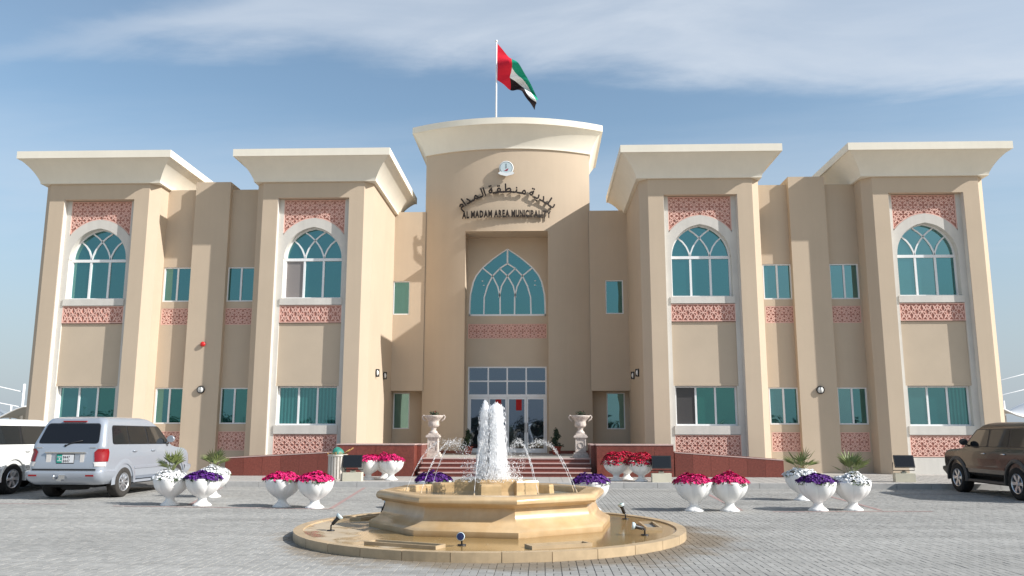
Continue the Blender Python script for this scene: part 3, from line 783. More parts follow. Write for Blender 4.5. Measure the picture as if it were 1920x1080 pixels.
nojoin = set('\uFEAA\uFE8D\uFE94\uFEE1')
lay = []; cur = 0.; KS = .14
for wi, wd in enumerate(words):
    for k, ch in enumerate(wd):
        v, f = put_glyph(ch, None, None, .0, .03, 1, .026); w_ = max(p.x for p in v) - min(p.x for p in v)
        lay.append((wi, 'g', v, f, cur + w_, min(p.x for p in v), w_)); cur += w_
        if ch not in nojoin: lay.append((wi, 'k', None, None, cur + KS + .02, 0, KS + .04)); cur += KS
        else: cur += .06
    cur += .22
tot = cur - .28; AL = 4.35; s_ = AL / tot; Rr = 3.30; zc = 11.96 - Rr
def bend(u, h, out):                                              # u: distance from the right end, h: height over the baseline
    a = (AL / 2 - u) / Rr; r = Rr + h; x = DX + r * math.sin(a); return on_drum(x, zc + r * math.cos(a), out)
wb = [MB(), MB(), MB()]
for wi, kind, v, f, right, mn, w_ in lay:
    b = wb[wi]; k0 = len(b.v)
    if kind == 'g':
        b.v += [bend((right - (p.x - mn)) * s_, p.y * s_ * 1.15, p.z * .8) for p in v]
        for q in f: b.face([k0 + i for i in q])
    else:
        n = 4
        for i in range(n):
            u0, u1 = (right - w_ * i / n) * s_, (right - w_ * (i + 1) / n) * s_; k0 = len(b.v)
            b.v += [bend(u, h * s_, o_) for o_ in (.024, -.024) for u, h in ((u0, -.05), (u1, -.05), (u1, .13), (u0, .13))]
            b.face((k0, k0 + 1, k0 + 2, k0 + 3)); b.face((k0 + 7, k0 + 6, k0 + 5, k0 + 4))
            for q in range(4): b.face((k0 + (q + 1) % 4, k0 + q, k0 + 4 + q, k0 + 4 + (q + 1) % 4))
for b in wb: b.build('arabic_word', 'letter', ar)
em = thing('wall_emblem', 'round white emblem with grey ring over a scroll, fixed high on the bowed wall', 'emblem', (-.14, drum_y(-.14) - .14, 13.05))
b = MB(); T = Matrix.Rotation(PI / 2, 4, 'X')
b.lathe([(.0, .045), (.30, .045), (.32, .03), (.32, -.03)], 32, m=0, T=T, sm=False); b.build('roundel', 'emblem_white', em)
b = MB(); b.lathe([(.285, .05), (.262, .05)], 32, T=T, sm=False); b.lathe([(.25, .047), (.0, .0471)], 24, m=1, T=T, sm=False); b.build('ring', ['emblem_ring', 'emblem_blue'], em)
b = MB(); pts = [(-.36, -.24), (-.27, -.31), (0, -.38), (.27, -.31), (.36, -.24), (.26, -.16), (.17, -.20), (0, -.24), (-.17, -.20), (-.26, -.16)]
b.slab(pts, -.06, -.02, back=True); b.build('scroll', 'emblem_white', em)
b = MB(); b.box(-.015, .015, -.056, -.049, -.02, .2); b.poly([(-.10, -.054, -.14), (.06, -.054, -.14), (.10, -.054, -.02), (.02, -.054, -.06)], 1); b.poly([(-.04, -.055, .02), (.04, -.055, .02), (0, -.055, .06)], 0); b.build('crest_figure', ['emblem_ring', 'emblem_red'], em)

def round_light(x, y, z, label):
    t = thing('bulkhead_light', label, 'wall light', (x, y, z), group='round wall lights')
    b = MB(); T = Matrix.Rotation(PI / 2, 4, 'X'); b.lathe([(.15, 0), (.15, .05), (.13, .075), (.118, .07), (.118, .05)], 24, T=T); b.box(-.01, .01, -.085, -.075, -.12, .12); b.build('bezel', 'black', t, sharp=40)
    b = MB(); b.lathe([(.118, .05), (.09, .075), (.0, .085)], 20, T=T); b.build('lens', 'lamp_glass', t)
    return t
a_ = round_light(-11.72, .765, 3.22, 'round black-rimmed wall light on the left pier, below the red alarm bell')
dup(a_, (11.80, .765, 3.20), None, 'round black-rimmed wall light on the right pier, above the white and purple planters')
t = thing('alarm_bell', 'small glossy red fire alarm bell on the left pier', 'alarm bell', (-11.75, .765, 4.97))
b = MB(); T = Matrix.Rotation(PI / 2, 4, 'X'); b.lathe([(.05, 0), (.05, .04)], 12, T=T, cap=True); b.build('base', 'black', t)
b = MB(); b.lathe([(.10, .035), (.10, .055), (.075, .085), (.035, .10), (0, .105)], 20, T=T); b.build('gong', 'red_alarm', t)
def sconce(x, y, z, face, label, src=None):
    if src: return dup(src, (x, y, z), 0 if face > 0 else PI, label)
    t = thing('wall_sconce', label, 'wall light', (x, y, z), 0 if face > 0 else PI, group='half-round sconces beside the entrance')
    b = MB()
    prof = [(math.cos(a) * .15, math.sin(a) * .15) for a in [PI * k / 10 - PI / 2 for k in range(11)]]
    for s2, e in ((-1, .05), (1, .05)):
        pass
    # half-dome lens in a black half ring; local +X points off the wall
    rings = []
    for i in range(7):
        r = .13 * math.cos(i / 6 * PI / 2); d = .10 * math.sin(i / 6 * PI / 2); rings.append([(.02 + d, r * math.sin(a) * .8, r * math.cos(a)) for a in [2 * PI * k / 16 for k in range(16)]])
    b.loft(rings, 0); b.build('lens', 'lamp_glass', t)
    b = MB(); b.lathe([(.16, 0), (.16, .05), (.125, .055), (.125, .02)], 20, T=Matrix.Rotation(PI / 2, 4, 'Y') @ Matrix.Diagonal((1, .8, 1, 1))); b.box(.05, .135, -.02, .02, -.15, .15); b.build('bezel', 'black', t, sharp=40)
    return t
s0 = sconce(-5.165, 1.75, 3.92, 1, 'outer half-round sconce on the lit side wall left of the entrance')
sconce(-5.165, 3.35, 3.92, 1, 'inner half-round sconce in shadow left of the entrance, nearer the narrow window', s0)
sconce(5.165, 3.35, 3.92, -1, 'inner half-round sconce right of the entrance, nearer the narrow window', s0)
sconce(5.165, 1.75, 3.92, -1, 'outer half-round sconce on the shaded side wall right of the entrance', s0)

# flagpole and flag
b = MB(); b.tube([(0, 0, 0), (0, 0, 4.8)], [.045, .03], 10); b.lathe([(.0, 4.78), (.06, 4.82), (.06, 4.88), (0, 4.93)], 10)
tag(b.build('flagpole', 'white_metal', loc=(-.70, 6.0, 15.1)), 'slim white flagpole rising from the roof of the entrance drum', 'flagpole')
top = [(931, 80), (948, 101), (968, 124), (984, 148), (995, 170), (1004, 187)]; bot = [(931, 150), (941, 157), (958, 168), (975, 176), (985, 193), (997, 206)]
def pl(P, t):
    L = [0]
    for a, c in zip(P, P[1:]): L.append(L[-1] + math.dist(a, c))
    d = t * L[-1]
    for i in range(len(P) - 1):
        if d <= L[i + 1] + 1e-9: u = (d - L[i]) / (L[i + 1] - L[i]); return (lerp(P[i][0], P[i + 1][0], u), lerp(P[i][1], P[i + 1][1], u))
fl_ = thing('national_flag', 'waving flag with red hoist band and green, white and black stripes', 'flag', (-.70, 6.0, 17.9))
NU, NV = 48, 36
def fp(i, j):
    u, v = i / NU, j / NV; a, c = pl(top, u), pl(bot, u); x, y = lerp(a[0], c[0], v), lerp(a[1], c[1], v)
    X = (x - 930.5) / 37.4 + .03; Z = 16.2 + (217 - y) / 37.5 - 17.9
    ph = 7.5 * u + 5.0 * v + 1.0; k = min(1, u * 3 + .25)
    X += .05 * k * math.sin(ph * 1.7) * math.sin(v * PI); Z -= .06 * k * math.sin(ph * 1.3 + 1) * math.sin(v * PI)
    return (X, k * (.22 * math.sin(ph) + .10 * math.sin(2.3 * ph + 1.1)) - .2 * u, Z)
bands = {'red_band': ([], 'flag_red'), 'green_stripe': ([], 'flag_green'), 'white_stripe': ([], 'flag_white'), 'black_stripe': ([], 'flag_black')}
for i in range(NU):
    for j in range(NV):
        u, v = (i + .5) / NU, (j + .5) / NV
        k = 'red_band' if i < 15 else ('green_stripe' if v < 1 / 3 else 'white_stripe' if v < 2 / 3 else 'black_stripe'); bands[k][0].append((i, j))
for k, (cells, m_) in bands.items():
    b = MB(); ix = {}
    for i, j in cells:
        q = []
        for a, c in ((i, j), (i, j + 1), (i + 1, j + 1), (i + 1, j)):
            if (a, c) not in ix: ix[(a, c)] = b.vert(fp(a, c))
            q.append(ix[(a, c)])
        b.face(q, 0, True)
    b.build(k, m_, fl_)

# ------------------------------------------------------------------ entrance platform, steps, granite cheek walls and ramps
ent = thing('entrance_steps', 'flight of dark red granite steps with pale nosings leading to the entrance doors', 'steps', (0, 0, 0))
b = MB(); b.box(-2.85, 3.1, -1.5, 5.9, .14, .732); b.box(-5.6, -2.86, -.9, 5.9, .14, .731); b.box(3.11, 5.3, -.9, 5.9, .14, .731); b.build('platform', 'platform_stone', ent)
for k in range(4):
    zt_ = .15 + (4 - k) * .1455; y1 = -1.5 - (k - 1) * .32 - .32
    b = MB(); b.box(-2.78, 3.02, y1 - (0 if k else .01), y1 + .318 if k else y1 + .3, .14, zt_ - .032); b.build('riser', 'granite', ent)
    b = MB(); b.box(-2.80, 3.04, y1 - .035, y1 + .318 if k else y1 + .3, zt_ - .03, zt_ + (.0035 if k == 0 else 0)); b.build('tread', 'granite_light', ent)
def tiles(parent, x0, x1, y, zf, zt_of, nx, rows, z0=.15):
    for i in range(nx):
        a, c = lerp(x0, x1, i / nx) + .003, lerp(x0, x1, (i + 1) / nx) - .003
        ta, tc_ = zt_of(a), zt_of(c)
        for r in range(rows):
            lo = lambda t_: lerp(z0, t_, (0, .62, 1)[r]) if rows == 2 else z0
            hi = lambda t_: lerp(z0, t_, (0, .62, 1)[r + 1]) if rows == 2 else t_
            b = MB(); b.slab([(a, lo(ta) + .003), (c, lo(tc_) + .003), (c, hi(tc_) - .003), (a, hi(ta) - .003)], y - rnd.uniform(.018, .022), y)
            b.build('granite_tile', 'granite', parent)
def cheek(x0, x1, label):
    t = thing('granite_cheek_wall', label, 'wall', (0, 0, 0), group='granite walls beside the steps')
    b = MB(); b.box(x0, x1, -2.28, -.92, .10, 1.19); 
    xi = x1 if x0 < 0 else x0; a, c = sorted((xi, xi + (.16 if x0 < 0 else -.16)))
    b.box(a + .002, c - .002, -1.6, .3, .10, 1.18); b.build('core', 'granite', t)
    tiles(t, x0, x1, -2.28, None, lambda x: 1.19, 4, 2)
    b = MB(); b.box(x0 - .02, x1 + .02, -2.32, -.90, 1.19, 1.225); b.box(a - .01, c + .01, -1.62, .32, 1.181, 1.215); b.build('coping', 'granite_light', t)
cheek(-5.62, -2.98, 'red granite cheek wall left of the steps, behind the magenta planters')
cheek(3.22, 5.80, 'red granite cheek wall right of the steps, behind the crimson planters')
def ramp(x0, x1, z0, z1, label):
    t = thing('granite_ramp', label, 'ramp', (0, 0, 0), group='granite ramps')
    zt_of = lambda x: lerp(z0, z1, (x - x0) / (x1 - x0))
    for nm, (ya, yb) in (('front_wall', (-2.20, -2.0)), ('back_wall', (-.95, -.75))):
        e = .12 if nm == 'back_wall' else 0; a, c = (x0, x1 + e) if x0 > 0 else (x0 - e, x1)
        b = MB(); b.slab([(a, .10), (c, .10), (c, zt_of(c)), (a, zt_of(a))], ya, yb, back=True); p = b.build(nm, 'granite', t)
        q = MB(); k0 = 0
        pts = [(a, zt_of(a)), (c, zt_of(c)), (c, zt_of(c) + .03), (a, zt_of(a) + .03)]; q.slab(pts, ya - .03, yb + .02, back=True); q.build('coping', 'granite_light' if nm == 'front_wall' else 'granite', p)
    b = MB(); b.slab([(x0, .10), (x1, .10), (x1, max(.16, zt_of(x1) - .5)), (x0, max(.16, zt_of(x0) - .5))], -1.99, -.96, back=True); b.build('ramp_floor', 'walk', t)
    tiles(t, x0, x1, -2.20, None, zt_of, 6, 1)
    xe = x1 if x0 > 0 else x0; b = MB(); a, c = sorted((xe, xe + (.02 if x0 > 0 else -.02))); b.box(a, c, -2.19, -2.01, .15, zt_of(xe) - .01); b.build('granite_tile', 'granite', t)
ramp(5.84, 9.45, .95, .70, 'long red granite ramp wall sloping down to the right of the steps')
ramp(-9.48, -5.66, .73, .94, 'long red granite ramp wall sloping down to the left of the steps')

# ------------------------------------------------------------------ stone urns on pedestals, potted shrubs
def stone_urn(x, y, label):
    pz = .735
    t = thing('stone_pedestal', label.replace('@', 'carved square stone pedestal'), 'pedestal', (x, y, pz), group='carved pedestals by the doors')
    b = MB(); b.box(-.29, .29, -.29, .29, 0, .09); b.box(-.25, .25, -.25, .25, .09, .16); b.box(-.19, .19, -.19, .19, .16, .70); b.box(-.25, .25, -.25, .25, .70, .76); b.box(-.22, .22, -.22, .22, .76, .80); b.build('shaft', 'old_stone', t)
    b = MB()
    for s1 in ((-.19, -.15, .18, .68), (.15, .19, .18, .68), (-.15, .15, .18, .22), (-.15, .15, .64, .68)): b.box(s1[0], s1[1], -.212, -.19, s1[2], s1[3])
    for k in range(20):
        a0, a1 = 2 * PI * k / 20, 2 * PI * (k + 1) / 20
        strip(b, [(.10 * math.cos(a0), .43 + .10 * math.sin(a0)), (.10 * math.cos(a1), .43 + .10 * math.sin(a1))], .025, -.21, -.19)
    b.build('carving', 'old_stone', t)
    u = thing('stone_urn', label.replace('@', 'weathered stone urn with scroll handles'), 'urn', (x, y, pz + .80), group='stone urns by the doors')
    b = MB(); b.box(-.17, .17, -.17, .17, 0, .05)
    prof = [(.15, .05), (.16, .08), (.14, .11), (.10, .15), (.09, .19), (.11, .215), (.09, .24), (.14, .27), (.19, .30), (.205, .36), (.20, .46), (.205, .50), (.235, .53), (.25, .56), (.30, .60), (.345, .66), (.35, .69), (.31, .70)]
    b.lathe(prof, 32, fn=lambda a, z: 1 + (.05 * math.cos(12 * a) if .26 < z < .44 else .03 * math.cos(16 * a) if z > .5 else 0)); b.build('bowl', 'old_stone', u)
    for s1 in (-1, 1):
        b = MB(); b.tube([(s1 * .30, 0, .66), (s1 * .38, 0, .70), (s1 * .42, 0, .65), (s1 * .39, 0, .57), (s1 * .33, 0, .53), (s1 * .30, 0, .48)], .026, 8); b.build('handle', 'old_stone', u)
    return t
stone_urn(-2.62, .0, '@ left of the entrance doors'); stone_urn(2.78, .0, '@ right of the entrance doors')
def foliage(b, n, c, rad, size, seed, m=0, shell=.5, up=.3):
    r = random.Random(seed)
    for _ in range(n):
        d = Vector((r.gauss(0, 1), r.gauss(0, 1), r.gauss(0, 1))).normalized(); q = r.uniform(shell, 1)
        p = Vector((c[0] + d.x * rad[0] * q, c[1] + d.y * rad[1] * q, c[2] + d.z * rad[2] * q))
        nrm = (d + Vector((r.uniform(-1, 1), r.uniform(-1, 1), r.uniform(-1, 1) + up)) * .8).normalized(); u = nrm.orthogonal().normalized()
        u.rotate(Matrix.Rotation(r.uniform(0, 2 * PI), 3, nrm)); w_ = nrm.cross(u); L = size * r.uniform(.6, 1.3)
        b.poly([tuple(p - u * L), tuple(p - w_ * L * .45 + nrm * L * .1), tuple(p + u * L), tuple(p + w_ * L * .45 + nrm * L * .1)], m)
for x, y, nm in ((-2.62, .0, 'left'), (2.78, .0, 'right')):
    pl_ = thing('urn_plant', 'low leafy plant with small red flowers in the stone urn %s of the doors' % nm, 'plant', (x, y, 2.24), group='plants in the stone urns')
    b = MB(); foliage(b, 170, (0, 0, .05), (.20, .20, .13), .035, 5 if nm == 'left' else 6, 0, .2); b.build('leaves', 'dark_leaf', pl_)
    b = MB(); foliage(b, 14, (0, 0, .10), (.16, .16, .10), .022, 8, 0, .7); b.build('flowers', 'crimson', pl_)
for x, y, nm, hh in ((-1.62, 3.2, 'left', .62), (1.95, 3.2, 'right', .66)):
    p = thing('flower_pot', 'red clay pot on the platform just %s of the glass doors' % nm, 'pot', (x, y, .733), group='clay pots by the doors')
    b = MB(); b.lathe([(.0, .0), (.14, 0), (.19, .28), (.215, .28), (.215, .33), (.18, .33), (.16, .29)], 24); b.build('body', 'terracotta', p, sharp=40)
    s = thing('potted_shrub', 'dark green shrub in the red clay pot %s of the doors' % nm, 'shrub', (x, y, 1.03), group='shrubs by the doors')
    b = MB(); b.tube([(0, 0, -.05), (.01, 0, .25)], .02); b.tube([(0, 0, .1), (.1, .02, .35)], .012); b.tube([(0, 0, .1), (-.1, -.02, .4)], .012); b.build('stem', 'palm_leaf', s)
    b = MB(); r2 = random.Random(31 if nm == 'left' else 44)
    for k in range(9): zz = hh * k / 8; sp_ = .15 * (1 - k / 9); foliage(b, 85, (r2.uniform(-sp_, sp_), r2.uniform(-sp_, sp_), zz), (.24 - .16 * k / 8, .22 - .15 * k / 8, .13), .045, 60 + k, 0, .3)
    b.build('foliage', 'dark_leaf', s)

# ------------------------------------------------------------------ white planters and their flowers
def white_planter(loc, rz, label):
    t = thing('urn_planter', label, 'planter', loc, rz, group='white fluted urn planters')
    lob = lambda a, z: 1 + (.055 * (abs(math.cos(3.5 * a)) ** .6 - .6)) * (1 if z > .2 else 0) 
    prof = [(.0, .0), (.20, .0), (.205, .02), (.17, .045), (.12, .085), (.095, .13), (.10, .17), (.14, .20), (.23, .26), (.31, .34), (.355, .42), (.38, .51), (.39, .585), (.385, .60), (.362, .605), (.345, .56)]
    b = MB(); b.lathe(prof, 84, fn=lambda a, z: 1 + (.115 * (abs(math.cos(3.5 * a)) ** .6 - .62) * min(1, max(0, (z - .18) / .12))) + (.05 * (abs(math.cos(3.5 * a)) - .5) if z < .06 else 0)); b.build('bowl', 'urn_white', t, sharp=70)
    b = MB(); b.lathe([(.345, .56), (0, .57)], 24); b.build('soil', 'joint', t)
    return t
def bloom(b, p, n, r, m, rr, pet=5):
    u = n.orthogonal().normalized(); u.rotate(Matrix.Rotation(rr.uniform(0, 6.28), 3, n)); w = n.cross(u); k0 = len(b.v); N_ = pet * 2
    b.v.append(tuple(p - n * r * .25))
    for i in range(N_):
        a = 2 * PI * i / N_; q = r * (1.0 if i % 2 == 0 else .72); b.v.append(tuple(p + (u * math.cos(a) + w * math.sin(a)) * q + n * r * rr.uniform(0, .18)))
    for i in range(N_): b.face((k0, k0 + 1 + i, k0 + 1 + (i + 1) % N_), m, False)
def flower_bed(x, y, z, m_, label, seed, nfl=260, rad=.43, hgt=.17, fr=.036, droop=.0, parent=None):
    rr = random.Random(seed); t = thing('petunias', label, 'flowers', (x, y, z), rr.uniform(0, 6), group='petunias in the white planters')
    b = MB(); g = MB(); lump = [(rr.uniform(0, 6.28), rr.uniform(.0, .75), rr.uniform(-.04, .05)) for _ in range(9)]
    def surf(a, q):
        h = hgt * (1 - q ** 2.6) - (.0 + droop) * q ** 5
        for la, lq, lh in lump: h += lh * math.exp(-((q * math.cos(a) - lq * math.cos(la)) ** 2 + (q * math.sin(a) - lq * math.sin(la)) ** 2) * 14)
        rad_ = rad * (1 + .05 * math.sin(3 * a + seed) + .03 * math.sin(7 * a)); return Vector((q * rad_ * math.cos(a), q * rad_ * math.sin(a), h))
    for _ in range(nfl):
        a, q = rr.uniform(0, 6.283), rr.random() ** .45; p = surf(a, q); n = Vector((math.cos(a) * q ** 2 * 1.1, math.sin(a) * q ** 2 * 1.1, .9)) + Vector((rr.uniform(-.4, .4), rr.uniform(-.4, .4), rr.uniform(-.2, .2)))
        p.z += rr.uniform(-.025, .02); bloom(b, p, n.normalized(), fr * rr.uniform(.75, 1.2), 0, rr)
    stuff(b.build('blossoms', m_, t))
    for _ in range(300):
        a, q = rr.uniform(0, 6.283), rr.random() ** .25; p = surf(a, q); p.z -= rr.uniform(.0, .07)
        n = Vector((math.cos(a) * q, math.sin(a) * q, .6)) + Vector((rr.uniform(-.6, .6), rr.uniform(-.6, .6), 0)); n.normalize(); u = n.orthogonal().normalized(); u.rotate(Matrix.Rotation(rr.uniform(0, 6.28), 3, n)); w = n.cross(u); L = .035 * rr.uniform(.6, 1.2)
        g.poly([tuple(p - u * L), tuple(p - w * L * .5), tuple(p + u * L), tuple(p + w * L * .5)])
    stuff(g.build('leaves', 'leaf', t)); return t
def fan_palm(x, y, z, label, seed, n=11, L=.42):
    rr = random.Random(seed); t = thing('fan_palm', label, 'palm', (x, y, z), 0, group='small palms in the planters')
    for k in range(n):
        a = 2 * PI * k / n * 2.4 + rr.uniform(-.3, .3); el = rr.uniform(.45, 1.35); b = MB(); Lk = L * rr.uniform(.75, 1.15)
        d = Vector((math.cos(a) * math.cos(el), math.sin(a) * math.cos(el), math.sin(el))); side = d.cross(Vector((0, 0, 1))).normalized(); nrm = side.cross(d)
        base = d * Lk * .45; b.tube([(0, 0, -.05), tuple(base)], .006, 4)
        for i in range(7):
            f_ = (i - 3) / 3 * .8; dd = (d * math.cos(f_) + side * math.sin(f_)).normalized(); tip = base + dd * Lk * (.75 - .2 * abs(f_)) - Vector((0, 0, .03)); sd = dd.cross(nrm).normalized() * .019
            mid = base + dd * Lk * .35
            b.poly([tuple(base), tuple(mid - sd), tuple(tip), tuple(mid + sd)])
        b.build('frond', 'palm_leaf', t)
    return t
PL = [  # x, y, z, flowers, palm, planter label, flower label
    (-7.06, -11.89, 0, 'petal_white', 1, 'white urn planter beside the silver SUV, leftmost of the left group', 'white petunias in the leftmost planter, under a palm beside the silver SUV'),
    (-6.28, -11.99, 0, 'purple', 0, 'white urn planter with purple petunias, front right of the left group', 'purple petunias left of the fountain, in front of white ones'),
    (-7.0, -9.55, 0, 'petal_white', 1, 'white urn planter half hidden behind the purple petunias on the left', 'white petunias rising behind the purple ones of the left group'),
    (-4.41, -12.16, 0, 'magenta', 0, 'white urn planter, left one of the magenta pair left of the fountain', 'magenta petunias in the left planter of the pair left of the fountain'),
    (-3.60, -12.45, 0, 'magenta', 0, 'white urn planter, right one of the magenta pair left of the fountain', 'magenta petunias in the right planter of the pair, below the litter bin'),
    (-4.10, -4.35, .15, 'magenta', 0, 'white urn planter before the left cheek wall, beside the floodlight', 'magenta petunias before the left cheek wall, beside the floodlight'),
    (-3.72, -3.55, .15, 'magenta', 0, 'white urn planter at the back of the trio before the left cheek wall', 'magenta petunias at the back of the trio before the left cheek wall'),
    (-3.36, -4.45, .15, 'magenta', 0, 'white urn planter before the left cheek wall, nearest the steps', 'magenta petunias before the left cheek wall, nearest the steps'),
    (-.98, -12.5, 0, 'purple', 0, 'white urn planter hidden behind the left rim of the fountain', 'purple petunias seen over the left rim of the fountain'),
    (2.42, -12.71, 0, 'purple', 0, 'white urn planter behind the right rim of the fountain', 'purple petunias just right of the fountain basin'),
    (3.68, -4.35, .15, 'crimson', 0, 'white urn planter before the right cheek wall, nearest the steps', 'crimson petunias before the right cheek wall, nearest the steps'),
    (4.08, -3.60, .15, 'crimson', 0, 'white urn planter at the back of the crimson trio', 'crimson petunias in the middle of the trio before the right cheek wall'),
    (4.42, -4.70, .15, 'crimson', 0, 'white urn planter of the crimson trio beside the right floodlight', 'crimson petunias spilling over beside the right floodlight'),
    (4.59, -12.72, 0, 'magenta', 0, 'white urn planter, left one of the magenta pair right of the fountain', 'magenta petunias in the left planter of the pair right of the fountain'),
    (5.34, -12.68, 0, 'magenta', 0, 'white urn planter, right one of the magenta pair right of the fountain', 'taller magenta petunias in the right planter of the pair right of the fountain'),
    (7.75, -9.77, 0, 'petal_white', 1, 'white urn planter at the back of the right group', 'white petunias behind the purple ones of the right group'),
    (7.25, -12.50, 0, 'purple', 0, 'white urn planter with purple petunias in the right group', 'purple petunias in front of the right group of planters'),
    (8.04, -12.35, 0, 'petal_white', 1, 'white urn planter, rightmost of all, with a palm', 'white petunias in the rightmost planter'),
]
base_p = None
for i, (x, y, z, fc, pm, l1, l2) in enumerate(PL):
    rz = .4 + i * .9; sc_ = 1.0
    if base_p is None: base_p = p = white_planter((x, y, z), rz, l1)
    else: p = dup(base_p, (x, y, z), rz, l1)
    red = fc == 'crimson'
    flower_bed(x, y, z + .60, fc, l2, 100 + i, 560 if fc != 'petal_white' else 420, .415 if not red else .46, .14 if not red else .26, .036 if fc != 'purple' else .038, .10 if red else 0.)
    if pm: fan_palm(x, y, z + .72, {0: 'small fan palm in the leftmost planter beside the silver SUV', 2: 'small fan palm behind the purple petunias on the left', 15: 'small fan palm in the back planter of the right group', 17: 'small fan palm in the rightmost planter'}[i], i, L=.50)

# ------------------------------------------------------------------ litter bin and floodlights
t = thing('litter_bin', 'pale slatted stone litter bin beside the left floodlight', 'bin', (-4.95, -4.95, .15))
b = MB(); b.lathe([(.25, 0), (.27, .03), (.27, .06), (.235, .06)], 28); b.lathe([(.235, .06), (.235, .72)], 28); b.lathe([(.245, .72), (.30, .75), (.30, .80), (.25, .80), (.24, .70), (0, .70)], 28); b.build('drum', 'bin_stone', t, sharp=40)
b0 = MB(); b0.box(-.028, .028, -.022, .022, .06, .74); o0 = None
for k in range(18):
    a = 2 * PI * k / 18; o = b0.build('slat', 'bin_stone', t) if o0 is None else o0.copy()
    if o0 is None: o0 = o
    else: C.objects.link(o); o.parent = t
    o.location = (.255 * math.sin(a), -.255 * math.cos(a), 0); o.rotation_euler = (0, 0, a)
t = thing('garbage_sack', 'green sack stuffed with dry twigs in the top of the litter bin', 'sack', (-4.95, -4.95, .93))
b = MB(); rings = []
for i in range(9):
    v = i / 8; rings.append([(math.cos(a) * .19 * math.cos(v * PI / 2) * (1 + .12 * math.sin(3 * a + v * 4)), math.sin(a) * .19 * math.cos(v * PI / 2) * (1 + .1 * math.sin(4 * a)), .22 * math.sin(v * PI / 2) * (1 + .1 * math.sin(2 * a))) for a in [2 * PI * k / 20 for k in range(20)]])
b.loft(rings, 0, True, True, False); b.build('bag', 'bag_green', t)
b = MB(); rr = random.Random(9)
for k in range(70):
    a = rr.uniform(0, 6.28); r0 = rr.uniform(.12, .26); b.tube([(r0 * math.cos(a), r0 * math.sin(a), -.02), (r0 * 1.25 * math.cos(a + .4), r0 * 1.25 * math.sin(a + .4), rr.uniform(.0, .11))], .008, 4)
b.tube([(.2, -.05, 0), (.50, -.08, .22)], .018, 5); b.tube([(.15, -.1, 0), (.40, -.12, .17)], .012, 5); b.build('twigs', 'straw', t)
def floodlight(x, y, rz, label, lab2, tilt=.15):
    p = thing('lamp_plinth', lab2, 'plinth', (x, y, .15), rz, group='cream blocks under the floodlights')
    b = MB(); b.box(-.29, .29, -.15, .15, 0, .26); b.build('block', 'lightbox', p); b = MB(); b.box(-.08, .08, -.05, .05, .26, .31); b.build('pad', 'lightbox', p)
    t = thing('floodlight', label, 'floodlight', (x, y, .46), rz, group='black ground floodlights')
    T = Matrix.Translation((0, 0, .27)) @ Matrix.Rotation(-tilt, 4, 'X')
    b = MB(); A = [(-.28, -.12), (.28, -.12), (.22, .13), (-.22, .13)]
    rings = [[tuple(T @ Vector((sx * .29, -.13, sz * .19))) for sx, sz in ((-1, -1), (1, -1), (1, 1), (-1, 1))], [tuple(T @ Vector((sx * .29, -.07, sz * .19))) for sx, sz in ((-1, -1), (1, -1), (1, 1), (-1, 1))], [tuple(T @ Vector((sx * .23, .12, sz * .13))) for sx, sz in ((-1, -1), (1, -1), (1, 1), (-1, 1))]]
    b.loft(rings, 0, True, True, True, False)
    for k in range(7): b.box(-.2 + k * .062, -.19 + k * .062, .02, .15, -.12, .12, T=T)
    b.build('housing', 'black', t)
    b = MB(); b.poly([tuple(T @ Vector(q)) for q in ((-.26, -.134, -.16), (.26, -.134, -.16), (.26, -.134, .16), (-.26, -.134, .16))]); b.build('lens', 'black_glass', t)
    b = MB(); b.tube([(-.30, 0, .27), (-.31, 0, .03), (.31, 0, .03), (.30, 0, .27)], .012, 6); b.tube([(0, 0, .0), (0, 0, .04)], .05, 8); b.build('bracket', 'black', t)
floodlight(-4.43, -5.05, 0., 'black floodlight on its cream block beside the litter bin', 'cream concrete block under the floodlight beside the litter bin')
floodlight(4.98, -5.05, 0., 'black floodlight beside the crimson planters', 'cream concrete block under the floodlight beside the crimson planters')
floodlight(12.45, -4.5, -.12, 'black floodlight tilted upward beside the brown SUV', 'cream concrete block under the floodlight near the brown SUV', .35)

# ------------------------------------------------------------------ fountain
F = thing('fountain', 'octagonal honey-coloured stone fountain basin on a wet circular stone step', 'fountain', (0, 0, 0))
OX, OY, OA = .53, -16.40, -2.904
b = MB(); nseg = 72
def ringp(r, z, cx=FX, cy=FY): return [(cx + r * math.cos(2 * PI * i / nseg), cy + r * math.sin(2 * PI * i / nseg), z) for i in range(nseg)]
b.loft([ringp(FR - .13, -.01), ringp(FR - .13, .104), ringp(.1, .109)], 0, True, False, True, False); b.build('round_step', 'disc_stone', F)
NS = 30
for i in range(NS):
    a0, a1 = 2 * PI * i / NS + .0015, 2 * PI * (i + 1) / NS - .0015; q = MB(); n = 4
    pts = [(FX + FR * math.cos(lerp(a0, a1, k / n)), FY + FR * math.sin(lerp(a0, a1, k / n))) for k in range(n + 1)] + [(FX + (FR - .15) * math.cos(lerp(a1, a0, k / n)), FY + (FR - .15) * math.sin(lerp(a1, a0, k / n))) for k in range(n + 1)]
    q.prism(pts, -.02, .125 + rnd.uniform(-.002, .002), bot=False); q.build('edging_stone', 'stone_edge', F)
